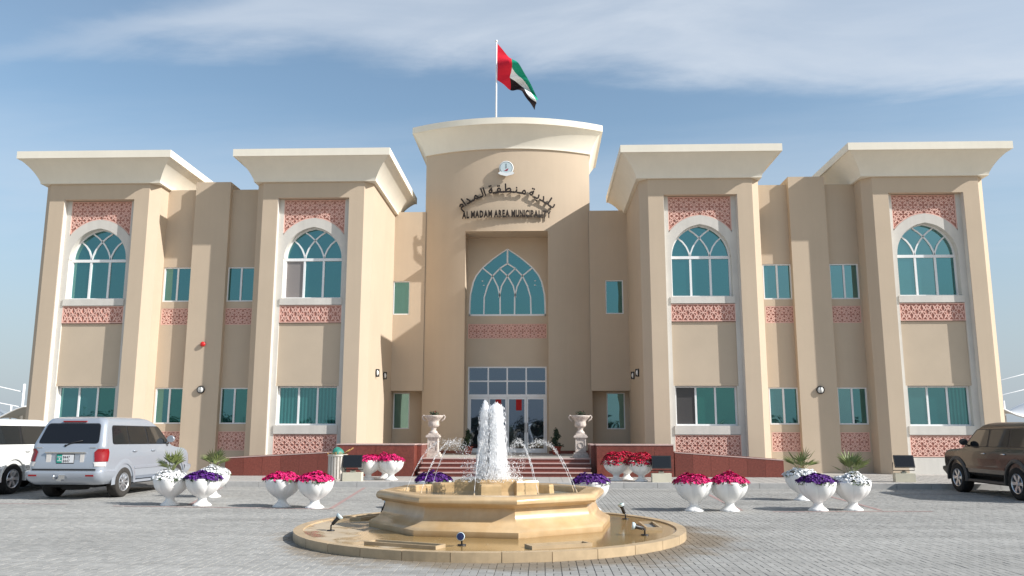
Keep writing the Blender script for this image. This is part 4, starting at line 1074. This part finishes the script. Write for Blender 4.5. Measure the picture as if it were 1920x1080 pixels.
# long planting slots let into the step, edged with thin slips
def slot(r, ang, L, W, open_=True):
    cx, cy = FX + r * math.cos(ang), FY + r * math.sin(ang); T = Matrix.Translation((cx, cy, 0)) @ Matrix.Rotation(ang + PI / 2, 4, 'Z')
    b = MB(); e = .035
    b.box(-L / 2, L / 2, -W / 2, -W / 2 + e, .09, .150, T=T); b.box(-L / 2, L / 2, W / 2 - e, W / 2, .09, .150, T=T); b.box(-L / 2, -L / 2 + e, -W / 2 + e, W / 2 - e, .09, .149, T=T); b.box(L / 2 - e, L / 2, -W / 2 + e, W / 2 - e, .09, .149, T=T)
    b.build('slot_rim', 'stone_edge', F)
    q = MB(); q.poly([tuple(T @ Vector(p)) for p in ((-L / 2 + e, -W / 2 + e, .1125), (L / 2 - e, -W / 2 + e, .1125), (L / 2 - e, W / 2 - e, .1125), (-L / 2 + e, W / 2 - e, .1125))]); q.build('slot_floor', 'joint', F)
for r, a, L, W in ((2.62, -1.98, 1.15, .26), (2.62, 2.62, .8, .26), (2.62, -1.15, .9, .26), (2.62, .02, .9, .26), (2.6, 1.0, .9, .26)): slot(r, a, L, W)
# basin
def octr(R, z): return [(OX + R * math.cos(OA + k * PI / 4), OY + R * math.sin(OA + k * PI / 4), z) for k in range(8)]
prof = [(2.02, .10), (2.07, .10), (2.085, .125), (2.085, .19), (2.06, .215), (2.02, .235), (1.965, .26), (1.90, .31), (1.855, .37), (1.83, .44), (1.825, .50), (1.83, .515), (1.87, .52), (1.89, .54), (1.945, .555), (1.975, .585), (1.98, .62), (1.96, .66), (1.92, .685), (1.86, .69), (1.66, .69), (1.64, .67), (1.64, .30)]
b = MB(); b.loft([octr(r, z) for r, z in prof], 0, True, False, False, True)
b.build('basin', 'basin_stone', F, sharp=35)
b = MB(); nw = 40
for i in range(nw):
    pass
b.v = octr(1.645, .585); b.face(range(8)); b.build('pool_water', 'pool_water', F)
# central cluster of stone blocks the jets rise from
def block(x, y, w, d, h, rz):
    T = Matrix.Translation((x, y, .45)) @ Matrix.Rotation(rz, 4, 'Z'); b = MB(); b.loft([[tuple(T @ Vector((sx * w / 2 * k, sy * d / 2 * k, z))) for sx, sy in ((-1, -1), (1, -1), (1, 1), (-1, 1))] for z, k in ((0, 1.12), (.2, 1.0), (h - .03, 1.0), (h, .94))], 0, True, False, True, False); b.build('pedestal', 'pedestal_stone', F)
block(.55, -16.35, .60, .6, .40, .25); block(.10, -16.25, .42, .45, .38, -.1); block(1.02, -16.35, .42, .45, .38, .5); block(.55, -15.75, .5, .4, .36, 0); block(.5, -16.85, .34, .3, .34, .25); block(-.35, -15.75, .5, .16, .30, .3); block(1.35, -15.85, .4, .2, .28, -.4)
# jets
J = thing('water_jets', 'white foaming twin water jets spraying up from the fountain', 'water jet', (0, 0, 0))
rr = random.Random(12)
def col_r(z, k):
    if k == 0: zt, r0 = 2.17, .075; x = .385
    else: zt, r0 = 2.13, .105; x = .575
    u = max(0, (zt - z) / 1.15); return x + (.03 if k == 0 else -.02) * u, zt, (r0 + (.055 if k == 0 else .075) * u) * min(1, (max(0, zt - z) / (.22 if k == 0 else .06) + .03) ** .5)
b = MB()
for k in (0, 1):
    rings = []
    for i in range(34):
        z = lerp(2.165 if k == 0 else 2.125, .80, i / 33); x, zt, r = col_r(z, k); rings.append([(x + r * .95 * math.cos(a) * (1 + .12 * math.sin(7 * a + .6 * math.sin(z * 5) + k) + rr.uniform(-.05, .05)), -16.4 + r * .95 * math.sin(a) * (1 + .10 * math.sin(9 * a) + rr.uniform(-.05, .05)), z + rr.uniform(-.012, .012)) for a in [2 * PI * q / 28 for q in range(28)]])
    b.loft(rings, 0, True, True, True, True)
b.build('core', 'foam_core', J)
b = MB()
for _ in range(2600):
    k = 0 if rr.random() < .38 else 1; z = lerp(2.2, .84, rr.random() ** .85); x, zt, r = col_r(z, k)
    if z > zt + .02: continue
    a = rr.uniform(0, 6.283); q = r * rr.uniform(.95, 1.3) * (1 + .25 * rr.random() ** 4); s_ = rr.uniform(.0025, .0065)
    b.octa((x + q * math.cos(a), -16.4 + q * math.sin(a), z), s_, s_ * rr.uniform(2, 5) * (1 + 2.5 * max(0, zt - z)))
for _ in range(1100):                                              # outer falling curtain
    a = rr.uniform(0, 6.283); z = rr.uniform(.85, 1.75); q = .15 + .13 * (1.9 - z) * rr.uniform(.7, 1.2); s_ = rr.uniform(.0025, .006); b.octa((.50 + q * math.cos(a) * 1.05, -16.4 + q * math.sin(a), z), s_, s_ * rr.uniform(1.5, 6))
for _ in range(2600):                                              # splash mound where it lands
    a = rr.uniform(0, 6.283); q = rr.uniform(0, .56) ** 1.0; z = .86 + rr.random() ** 3 * .30 - .35 * max(0, q - .42); s_ = rr.uniform(.003, .009); b.octa((.52 + q * math.cos(a), -16.4 + q * math.sin(a) * .8, z), s_, s_ * rr.uniform(.8, 1.8))
stuff(b.build('spray', 'foam', J))
for k in range(9):
    a = OA + PI / 8 + k * 2 * PI / 9 + .1; b = MB(); r0, r1 = 1.50, .42
    def pos(s): r = lerp(r0, r1, s); return Vector((OX + r * math.cos(a), OY + r * math.sin(a), .62 + 3.05 * s - 2.65 * s * s))
    n = 22; b.tube([tuple(pos(i / n * .28)) for i in range(n + 1)], [.0032 + .0018 * math.sin(i * 1.7) for i in range(n + 1)], 5)
    for _ in range(330):
        s = rr.uniform(.16, 1.0); p = pos(s); w = .006 + .085 * max(0, s - .3) ** 1.3; p += Vector((rr.gauss(0, w), rr.gauss(0, w), rr.gauss(0, w) * 1.3 - .03 * rr.random())); q = rr.uniform(.0022, .0065); b.octa(p, q, q * rr.uniform(1, 2.2), d=(pos(min(1, s + .02)) - pos(s - .02)))
    stuff(b.build('arc_spray', 'foam', J))
    nz = MB(); p = pos(0); q = pos(.05); nz.tube([tuple(p - Vector((0, 0, .06))), tuple(p), tuple(p + (q - p) * .6)], .014, 6); nz.build('nozzle', 'stone_edge', F)
def spot(x, y, aim, tiltx, m_, label, h=.22):
    t = thing('garden_spotlight', label, 'spotlight', (x, y, .108), aim, group='small spotlights round the fountain')
    b = MB(); b.lathe([(.06, 0), (.06, .012), (.0, .014)], 14); b.tube([(0, 0, .01), (0, 0, .08), (.02, 0, .10)], .012, 6); b.build('stand', 'black', t)
    T = Matrix.Translation((.02, 0, .10)) @ Matrix.Rotation(tiltx, 4, 'Y')
    b = MB(); b.lathe([(.0, -.01), (.028, 0), (.03, .10), (.045, .13)], 14, T=T); b.build('body', 'black', t)
    b = MB(); b.lathe([(.045, .13), (.056, .15), (.058, .172), (.05, .18)], 16, T=T); b.build('hood', 'emblem_blue', t)
    b = MB(); b.lathe([(.05, .178), (0, .184)], 16, T=T); b.build('lens', m_, t)
spot(-1.96, -17.55, .3, .75, 'lamp_glass', 'small spotlight with a clear lens on the left of the fountain step')
spot(-1.62, -15.15, .3, .5, 'spot_pink', 'small pink-lensed spotlight behind the left edge of the fountain basin')
spot(2.86, -15.55, PI, .35, 'spot_green', 'small green-lensed spotlight behind the right edge of the basin')
spot(2.92, -17.90, PI, 1.35, 'tail_red', 'small spotlight bent sideways on the right of the fountain step')
spot(.26, -19.15, -PI / 2, 1.35, 'spot_blue', 'small round spotlight on the front of the fountain step')

# ------------------------------------------------------------------ vehicles (local frame: x forward from the rear bumper, y left, z up)
def superring(xr, xf, w, z, r, n=72):
    cx, hx = (xr + xf) / 2, (xf - xr) / 2; pts = []
    rx = min(r, hx); ry = min(r, w)
    per = n // 4
    for q, (sx, sy) in enumerate(((1, 1), (-1, 1), (-1, -1), (1, -1))):
        for k in range(per):
            a = PI / 2 * (q + k / (per - 1)); ca, sa = math.cos(a), math.sin(a)
            pts.append((cx + sx * (hx - rx) + rx * math.copysign(abs(ca) ** .9, ca), sy * (w - ry) + ry * math.copysign(abs(sa) ** .9, sa), z))
    return pts
def make_wheel(root, x, y, side, R, W, spokes, rimm, tyre):
    b = MB(); T = Matrix.Translation((x, y, R)) @ Matrix.Rotation(-side * PI / 2, 4, 'X')    # local z -> outward
    rr_ = R * .62
    b.lathe([(rr_, -W / 2), (R * .93, -W / 2), (R, -W / 2 + .03), (R, W / 2 - .03), (R * .95, W / 2 - .004), (R * .80, W / 2 + .008), (rr_, W / 2 - .01), (rr_, -W / 2)], 40, T=T)
    w = b.build('wheel', tyre, root, sharp=50)
    b = MB(); b.lathe([(rr_, W / 2 - .01), (rr_ * .97, W / 2 + .003), (rr_ * .90, W / 2 - .01), (rr_ * .88, W / 2 - .09)], 40, T=T)
    b.lathe([(rr_ * .88, W / 2 - .09), (0, W / 2 - .085)], 24, m=1, T=T)
    hubz = W / 2 - .025
    for k in range(spokes):
        a = 2 * PI * k / spokes; R1 = Matrix.Rotation(a, 4, 'Z'); w0, w1 = (.035, .022) if spokes > 7 else (.055, .045)
        k0 = len(b.v); q = [(.03, -w0 / 2 * rr_ / .25), (rr_ * .92, -w1 * rr_ / .25), (rr_ * .92, w1 * rr_ / .25), (.03, w0 / 2 * rr_ / .25)]
        b.v += [tuple(T @ R1 @ Vector((px, py, hubz - (.0 if px < .1 else -.012)))) for px, py in q] + [tuple(T @ R1 @ Vector((px, py, hubz - .04))) for px, py in q]
        b.face((k0, k0 + 1, k0 + 2, k0 + 3))
        for e in range(4): b.face((k0 + (e + 1) % 4, k0 + e, k0 + 4 + e, k0 + 4 + (e + 1) % 4))
    b.lathe([(rr_ * .26, hubz - .03), (rr_ * .24, hubz + .015), (0, hubz + .02)], 20, T=T)
    b.build('rim', [rimm, 'black'], w, sharp=40)
def suv(name, label, cat_label, loc, rz, P):
    t = thing(name, label, 'car', loc, rz)
    S = P['sections']                      # (z, xr, xf, w, r)
    def at(z):
        for a, c in zip(S, S[1:]):
            if a[0] <= z <= c[0]: u = (z - a[0]) / (c[0] - a[0]); return [lerp(p, q, u) for p, q in zip(a, c)]
        return S[-1] if z > S[-1][0] else S[0]
    dense = []
    for a, c in zip(S, S[1:]):
        n = max(1, int((c[0] - a[0]) / .08))
        for i in range(n): dense.append([lerp(p, q, i / n) for p, q in zip(a, c)])
    dense.append(list(S[-1]))
    b = MB(); b.loft([superring(xr, xf, w, z, r) for z, xr, xf, w, r in dense], 0, True, True, True, True)
    body = b.build('body', [P['paint'], 'black'], t)
    # wheel arches are cut out of the body
    R = P['R']; cut = MB()
    for x in P['axles']:
        for s in (-1, 1):
            T = Matrix.Translation((x, s * (P['w'] - .16), R + .01)) @ Matrix.Rotation(PI / 2, 4, 'X')
            cut.lathe([(R + P.get('gap', .07), -.30), (R + P.get('gap', .07), .30)], 40, m=0, T=T, cap=True, sm=True)
    co = cut.build('cutter', ['black'], None)
    md = body.modifiers.new('cut', 'BOOLEAN'); md.operation = 'DIFFERENCE'; md.object = co; md.solver = 'EXACT'; md.material_mode = 'TRANSFER'
    bpy.context.view_layer.update(); dg = bpy.context.evaluated_depsgraph_get()
    me = bpy.data.meshes.new_from_object(body.evaluated_get(dg)); body.modifiers.clear(); body.data = me
    me.set_sharp_from_angle(angle=math.radians(32))
    bpy.data.objects.remove(co)
    for x in P['axles']:
        for s in (-1, 1): make_wheel(t, x, s * (P['w'] - .125), s, R, P.get('tw', .27), P['spokes'], 'silver_rim', P['tyre'])
    # side panels on the body surface
    def side_patch(nm, poly, m_, s, off=.006, parent=t):
        q = MB(); pts = [(x, s * (at(z)[3] + off), z) for x, z in poly]; q.poly(pts if s < 0 else pts[::-1]); return q.build(nm, m_, parent)
    def rnd_poly(pts, r=.05, n=4):
        out = []; N_ = len(pts)
        for i in range(N_):
            p0, p1, p2 = Vector(pts[i - 1]), Vector(pts[i]), Vector(pts[(i + 1) % N_]); a = p1 + (p0 - p1).normalized() * min(r, (p0 - p1).length / 2); c = p1 + (p2 - p1).normalized() * min(r, (p2 - p1).length / 2)
            for k in range(n + 1): u = k / n; out.append(tuple((a * (1 - u) ** 2 + p1 * 2 * u * (1 - u) + c * u * u)))
        return out
    zb, zt_ = P['win']
    for s in (-1, 1):
        seal = rnd_poly(P['glass_outline'], .09)
        side_patch('window_seal', seal, 'black', s, .003)
        for wpoly in P['windows']: side_patch('side_window', rnd_poly(wpoly, .06), P.get('glass', 'car_glass'), s, .008)
        for x in P['gaps']:
            q = MB()
            for z0, z1 in P['gapz']: 
                w0, w1 = at(z0)[3] + .002, at(z1)[3] + .002; pp = [(x[0] - .005, s * w0, z0), (x[0] + .005, s * w0, z0), (x[1] + .005, s * w1, z1), (x[1] - .005, s * w1, z1)]; q.poly(pp if s < 0 else pp[::-1])
            q.build('door_gap', 'black', t)
        for x in P['handles']:
            q = MB(); w0 = at(P['hz'])[3]; q.tube([(x - .09, s * (w0), P['hz']), (x - .07, s * (w0 + .03), P['hz']), (x + .07, s * (w0 + .03), P['hz']), (x + .09, s * w0, P['hz'])], .016, 6); q.build('door_handle', P.get('handle', P['paint']), t)
        # side rub strip and sill
        q = MB(); z0 = P['strip']; w0 = at(z0)[3]; xa, xb = P['axles'][0] + R + .12, P['axles'][1] - R - .12; ya, yb = sorted((s * w0, s * (w0 + .014))); q.box(xa, xb, ya, yb, z0 - .03, z0 + .03); q.build('rub_strip', P['strip_m'], t)
        q = MB(); ya, yb = sorted((s * (P['w'] - .20), s * (P['w'] + .005))); q.box(xa - .02, xb + .02, ya, yb, .34, .40); q.build('running_board', P['board'], t)
        # mirror
        q = MB(); mx, mz = P['mirror']; w0 = at(mz)[3]; q.loft([[(mx + .06 * k * math.cos(a), s * (w0 + .10 + .11 * math.sin(a) * k), mz + .10 + .10 * k * math.cos(a + .6) * 1) for a in [2 * PI * j / 12 for j in range(12)]] for k in (.3, 1, 1, .6)], 0)
        q = MB(); c0 = Vector((mx, s * (w0 + .14), mz + .10)); rings = []
        for i, (dx_, k) in enumerate(((-.05, .92), (-.03, 1), (.03, .95), (.07, .6), (.08, .1))): rings.append([(c0.x + dx_, c0.y + .11 * k * math.cos(a), c0.z + .085 * k * math.sin(a)) for a in [2 * PI * j / 14 for j in range(14)]])
        q.loft(rings, 0, True, True, True); q.tube([(mx, s * w0, mz), (c0.x, s * (w0 + .06), mz + .04)], .02, 6); q.build('side_mirror', P['mirror_m'], t)
    # rear
    def rear_patch(nm, poly, m_, off=.006, parent=t):
        q = MB(); pts = [(at(z)[1] - off, y, z) for y, z in poly]; q.poly(pts[::-1]); return q.build(nm, m_, parent)
    rw = P['rear_win']
    rear_patch('window_seal', rnd_poly([(-rw[2] - .02, rw[0] - .02), (rw[2] + .02, rw[0] - .02), (rw[3] + .02, rw[1] + .02), (-rw[3] - .02, rw[1] + .02)], .08), 'black', .003)
    rear_patch('rear_window', rnd_poly([(-rw[2], rw[0]), (rw[2], rw[0]), (rw[3], rw[1]), (-rw[3], rw[1])], .07), 'black_glass', .008)
    # windscreen
    q = MB(); z0, z1 = P['screen']; a, c = at(z0), at(z1); q.poly([(a[2] + .006, a[3] - a[4] * .9, z0), (c[2] + .006, c[3] - c[4] * .9, z1), (c[2] + .006, -c[3] + c[4] * .9, z1), (a[2] + .006, -a[3] + a[4] * .9, z0)][::-1]); q.build('windscreen', 'car_glass', t)
    # bumpers
    for nm, end in (('rear_bumper', 0), ('front_bumper', 1)):
        q = MB(); n = 40; secs = P['bumper']; rings = []
        for z, off in secs:
            s0 = at(z); full = superring(s0[1] - off, s0[2] + off, s0[3] + off * .4, z, .20, 72)
            lim = P['axles'][0] - R - P.get('gap', .07) - .01 if end == 0 else P['axles'][1] + R + P.get('gap', .07) + .01
            pts = [p for p in full if (p[0] < lim if end == 0 else p[0] > lim)]
            if end == 1: pts = full[len(full) * 3 // 4:] + full[:len(full) // 4]; pts = [p for p in pts if p[0] > lim]
            e_ = lim; w_ = s0[3] + off * .4
            pts = [(e_, w_, z)] + pts + [(e_, -w_, z)] if end == 0 else [(e_, -w_, z)] + pts + [(e_, w_, z)]
            rings.append(pts)
        m0 = min(len(r) for r in rings); rings = [r[:m0] for r in rings]
        q.loft(rings, 0, False); q.build(nm, P['bump_m'], t, sharp=40)
    # underbody
    q = MB(); q.box(P['axles'][0] - .75, P['axles'][1] + .6, -P['w'] + .32, P['w'] - .32, .28, .48); q.lathe([(.30, .22), (.33, .26), (.33, .36), (.3, .40)], 24, c=(.62, 0, 0), cap=True); q.build('underbody', 'rubber', t)
    return t, at, rear_patch, side_patch, rnd_poly
SL = [(.42, .14, 4.72, .88, .22), (.50, .07, 4.80, .945, .22), (.62, .05, 4.84, .955, .22), (.80, .05, 4.85, .965, .24), (.95, .07, 4.82, .968, .26), (1.05, .085, 4.74, .962, .28), (1.12, .10, 4.55, .95, .28), (1.16, .105, 4.0, .945, .22), (1.20, .115, 3.72, .935, .16), (1.25, .13, 3.62, .925, .15), (1.68, .34, 3.0, .80, .15), (1.76, .38, 2.84, .765, .17), (1.82, .42, 2.66, .72, .20), (1.855, .55, 2.45, .63, .24), (1.87, .9, 2.1, .4, .25)]
PB = dict(sections=SL, w=.968, R=.375, axles=(1.10, 3.95), paint='silver_paint', spokes=10, tyre='dust_rubber', win=(1.24, 1.70),
    glass_outline=[(.52, 1.26), (3.52, 1.235), (2.98, 1.665), (.62, 1.68)],
    windows=[[(.54, 1.28), (1.30, 1.27), (1.28, 1.655), (.64, 1.66)], [(1.36, 1.27), (2.26, 1.26), (2.22, 1.65), (1.34, 1.655)], [(2.34, 1.26), (3.46, 1.25), (2.95, 1.645), (2.30, 1.65)]],
    gaps=[((1.42, 1.32),), ] , gapz=[(.46, 1.24)], handles=(1.55, 2.52), hz=1.10, strip=.72, strip_m='silver_paint', board='silver_paint',
    mirror=(3.30, 1.26), mirror_m='silver_paint', rear_win=(1.30, 1.70, .76, .66), screen=(1.27, 1.66), bumper=[(.36, -.02), (.40, .06), (.46, .10), (.60, .11), (.68, .09), (.70, .0)], bump_m='silver_paint')
PB['gaps'] = [(1.44, 1.32), (2.30, 2.28), (3.38, 3.48)]
hd = PI / 2 - .035
d_ = Vector((math.cos(hd), math.sin(hd), 0)); lf = Vector((-d_.y, d_.x, 0))
rear_c = Vector((-10.24, -9.62, 0)) - d_ * 1.10
sv, at, rp, sp, rpoly = suv('silver_suv', 'silver SUV parked nose to the building, rear with red tail lights towards the viewer', 'car', tuple(rear_c), hd, PB)
for s in (-1, 1):
    # wrap-round tail lamps
    q = MB(); cols = [(1.12, .66, .93), (.98, .60, .945)]
    def lamp(zs, y0, y1, m_, nm, par):
        q = MB(); rows = []
        for z in zs:
            S_ = at(z); ring = []
            yi = lerp(y0[0], y0[1], (z - zs[0]) / (zs[-1] - zs[0]))
            full = superring(S_[1] - .012, S_[2] + .012, S_[3] + .012, z, S_[4], 72)
            ring = [p for p in full[18:54] if p[0] < S_[1] + y1 and s * p[1] > yi]
            rows.append(ring)
        mn = min(len(r) for r in rows); rows = [sorted(r, key=lambda p: s * p[1] + p[0])[-mn:] if False else r[:mn] if s > 0 else r[-mn:] for r in rows]
        q.loft(rows, 0, False); return q.build(nm, m_, par)
    L = lamp([.90, .96, 1.02, 1.10, 1.17], (.62, .72), .24, 'tail_red', 'tail_light', sv)
    lamp([.80, .84, .89], (.60, .62), .16, 'lens_clear', 'reversing_lens', L)
    q = MB(); y0, y1 = sorted((s * .62, s * .82)); xx = at(.56)[1] - .115; q.box(xx - .006, xx + .02, y0, y1, .565, .605); q.build('reflector', 'tail_red', sv)
xx = at(1.0)[1]
q = MB(); q.box(xx - .03, xx + .02, -.52, .52, 1.075, 1.105); q.build('garnish', 'chrome', sv)
q = MB(); q.box(xx - .010, xx, -.50, .50, .82, 1.07); q.build('plate_recess', 'silver_paint', sv)
for ya, yb in ((-.48, -.38), (.36, .48)):
    q = MB(); q.box(xx - .016, xx - .010, ya, yb, .86, 1.06); q.build('recess_lens', 'lens_clear', sv)
pz0, pz1 = .875, 1.045
q = MB(); q.box(xx - .022, xx - .011, -.235, .215, pz0 - .02, pz1 + .02); npf = q.build('number_plate', 'black', sv)
q = MB(); q.box(xx - .027, xx - .0225, .07, .205, pz0, pz1); q.build('plate_green', 'plate_green', npf)
q = MB(); q.box(xx - .027, xx - .0225, -.225, .068, pz0, pz1); q.build('plate_field', 'plate_white', npf)
def plate_text(s_, y0, z0, h, m_='black'):
    b = MB(); cur = 0.
    for ch in s_:
        if ch == ' ': cur += .3; continue
        v, f = put_glyph(ch, None, None, .01, .01, 2); k0 = len(b.v); mn = min(p.x for p in v); wd = max(p.x for p in v) - mn
        b.v += [(xx - .028 - p.z * .1, y0 - (cur + p.x - mn) * h / .72, z0 + p.y * h / .72) for p in v]
        for q in f: b.face([k0 + i for i in q])
        cur += wd + .09
    b.build('plate_number', m_, npf)
plate_text('11447', .04, .965, .06); plate_text('11447', .04, .885, .06)
b = MB(); b.box(xx - .029, xx - .0275, .085, .185, .99, 1.005); b.box(xx - .029, xx - .0275, .085, .185, .91, .925); b.box(xx - .029, xx - .0275, .12, .15, .94, .97); b.build('plate_script', 'plate_white', npf)
q = MB(); q.box(at(1.74)[1] - .03, at(1.74)[1] + .08, -.30, .30, 1.745, 1.775); q.build('brake_light', 'tail_red', sv)
q = MB(); z0 = 1.27; x0_ = at(z0)[1] - .02; q.tube([(x0_ - .01, .05, 1.235), (x0_ + .01, -.10, 1.30), (x0_ + .03, -.36, 1.345)], .012, 5); q.tube([(x0_ - .012, .05, 1.235), (x0_ + .02, .05, 1.235)], .028, 8); q.build('rear_wiper', 'black', sv)
q = MB(); q.box(-.12, .02, -.06, .06, .46, .50); q.tube([(-.02, .12, .52), (-.14, .12, .52), (-.16, .12, .60)], .022, 8); q.box(-.10, -.05, -.13, .03, .50, .60); q.build('tow_hitch', 'chrome', sv)
for y0 in (.70, -.66): q = MB(); q.box(at(1.2)[1] - .012, at(1.2)[1], y0 - .075, y0 + .075, 1.187, 1.203); q.build('badge', 'chrome', sv)
q = MB(); q.box(.03, .09, -.80, .80, .705, .74); q.build('tailgate_gap', 'black', sv)

for x in PB['axles']:
    for s in (-1, 1):
        q = MB(); Rg = PB['R'] + .07; rings = []
        for k in range(19):
            a = -.1 + (PI + .2) * k / 18; c, sn = math.cos(a), math.sin(a); w0 = .966
            rings.append([(x + (Rg + o) * c, s * (w0 + y), PB['R'] + .01 + (Rg + o) * sn) for o, y in ((-.004, -.05), (-.004, .018), (.02, .022), (.075, .010), (.13, -.004))])
        q.loft(rings, 0, False); q.build('wheel_arch_lip', 'silver_paint', sv, sharp=50)
SW = [(.50, .16, 4.75, .86, .2), (.58, .08, 4.82, .925, .2), (.80, .06, 4.85, .935, .2), (1.0, .07, 4.84, .94, .22), (1.10, .08, 4.72, .935, .22), (1.15, .085, 4.5, .93, .2), (1.19, .09, 3.75, .925, .16), (1.23, .10, 3.62, .915, .14), (1.70, .24, 2.98, .80, .14), (1.77, .28, 2.85, .77, .16), (1.82, .34, 2.7, .72, .2), (1.85, .5, 2.5, .62, .22), (1.86, .9, 2.1, .4, .25)]
PW = dict(PB); PW.update(sections=SW, w=.94, R=.40, gap=.09, axles=(1.02, 3.99), spokes=6, paint='white_paint', tyre='rubber', strip_m='white_paint', board='black', mirror_m='white_paint', bump_m='white_paint', handle='white_paint', tw=.29, rear_win=(1.28, 1.72, .72, .64), hz=1.08,
    glass_outline=[(.30, 1.25), (3.55, 1.235), (2.98, 1.69), (.40, 1.70)],
    windows=[[(.32, 1.27), (1.28, 1.26), (1.26, 1.68), (.42, 1.68)], [(1.36, 1.26), (2.28, 1.255), (2.24, 1.675), (1.34, 1.68)], [(2.36, 1.255), (3.47, 1.25), (2.95, 1.67), (2.32, 1.675)]], screen=(1.25, 1.68))
def flares(t, P, m_):
    for x in P['axles']:
        for s in (-1, 1):
            q = MB(); R = P['R'] + P.get('gap', .07); rings = []
            for k in range(19):
                a = -0.15 + (PI + .3) * k / 18; c, sn = math.cos(a), math.sin(a)
                rings.append([(x + (R + o) * c, s * (P['w'] + y), P['R'] + .01 + (R + o) * sn) for o, y in ((-.005, -.06), (-.005, .035), (.03, .045), (.085, .012), (.085, -.06))])
            q.loft(rings, 0, False); q.build('wheel_flare', m_, t, sharp=40)
wv, *_r = suv('white_suv', 'white SUV cut off by the left edge, parked beside the silver one', 'car', (-13.62, -9.90, 0), PI / 2 - .03, PW); flares(wv, PW, 'white_paint')
PN = dict(PW); PN.update(paint='brown_paint', strip_m='brown_paint', board='brown_trim', mirror_m='black', bump_m='brown_trim', handle='chrome', axles=(1.02, 4.0))
nv, *_r = suv('brown_suv', 'dark brown SUV cut off by the right edge, parked nose to the kerb', 'car', (13.99, -10.62, 0), PI / 2, PN); flares(nv, PN, 'brown_trim')

# the cabins of these tall four-wheel drives stand higher than the first profile
def raise_cabin(root, k, z0=.80):
    done = set()
    for o in [c for ch in root.children for c in (ch, *ch.children)]:
        if o.data in done or o.name.startswith(('wheel.', 'rim')) or o.name == 'wheel': continue
        done.add(o.data)
        for v in o.data.vertices:
            if v.co.z > z0: v.co.z = z0 + (v.co.z - z0) * k
bpy.context.view_layer.update()
raise_cabin(sv, 1.13); raise_cabin(wv, 1.10); raise_cabin(nv, 1.05)

# ------------------------------------------------------------------ shade canopies and masts beyond the building ends
def canopy(x, y, z, sgn, label, mast_label, m_):
    t = thing('shade_canopy', label, 'canopy', (x, y, 0), 0, group='parking shade canopies')
    b = MB(); n = 28; rings = []
    for j in range(9):
        v = j / 8; rings.append([(sgn * (i / n - .5) * 13, (v - .5) * 6, z + .55 * math.cos(i / n * 4 * PI) - .4 * (v - .5) ** 2 * 4) for i in range(n + 1)])
    b.loft(rings, 0, False); b.loft([[(p[0], p[1], p[2] - .05) for p in r][::-1] for r in rings], 0, False); b.build('membrane', m_, t)
    b = MB()
    for i in (0, 7, 14, 21, 28): b.tube([(sgn * (i / n - .5) * 13, 0, 0), (sgn * (i / n - .5) * 13, 0, z + .3)], .07, 8)
    b.tube([(p[0], p[1], p[2] + .02) for p in rings[0]], .06, 6); b.build('frame', 'white_metal', t)
    mt = thing('cable_mast', mast_label, 'mast', (x, y + .2, 0), 0, group='masts of the shade canopies')
    b = MB(); mx = sgn * 6.0 if sgn < 0 else 2.5
    return mt
def mast(mt, x0, h, ends):
    b = MB(); b.tube([(x0, 0, 0), (x0, 0, h)], [.12, .09], 10); b.build('post', 'white_metal', mt)
    for e in ends: b = MB(); b.tube([(x0, 0, h * e[2]), (e[0], 0, e[1])], .035, 5); b.build('stay', 'white_metal', mt)
m1 = canopy(-41.2, 30, 3.2, 1, 'grey curved shade canopy beyond the left end of the building', 'white mast with two stays beyond the left end of the building', 'canopy_dark')
mast(m1, 3.95, 5.1, ((-6, 6.6, .88), (-6, 5.2, .66)))
m2 = canopy(37.5, 30, 3.55, 1, 'white curved shade canopy beyond the right end of the building', 'white mast with two stays beyond the right end of the building', 'canopy_fabric')
mast(m2, 1.0, 6.6, ((-6, 4.6, .97), (-6, 3.6, .80)))
b = MB(); b.box(-75, -19, 44, 44.3, 0, 2.2); b.box(19, 75, 44, 44.3, 0, 2.2); tag(b.build('boundary_wall', 'white_plaster'), 'low white boundary wall far behind both ends of the building', 'wall')
# what the ground-floor glass mirrors: a ragged line of trees across the road
b = MB(); rr = random.Random(77)
for k in range(46):
    x = -70 + k * 3.1 + rr.uniform(-1, 1); y = -95 + rr.uniform(-6, 6); h = rr.uniform(2.2, 5.5)
    for q in range(3): foliage(b, 90, (x + rr.uniform(-1, 1), y, h * rr.uniform(.3, .6)), (2.0, 1.5, h * .45), .38, 500 + k * 3 + q, 0, .2)
stuff(b.build('distant_trees', 'dark_leaf'))
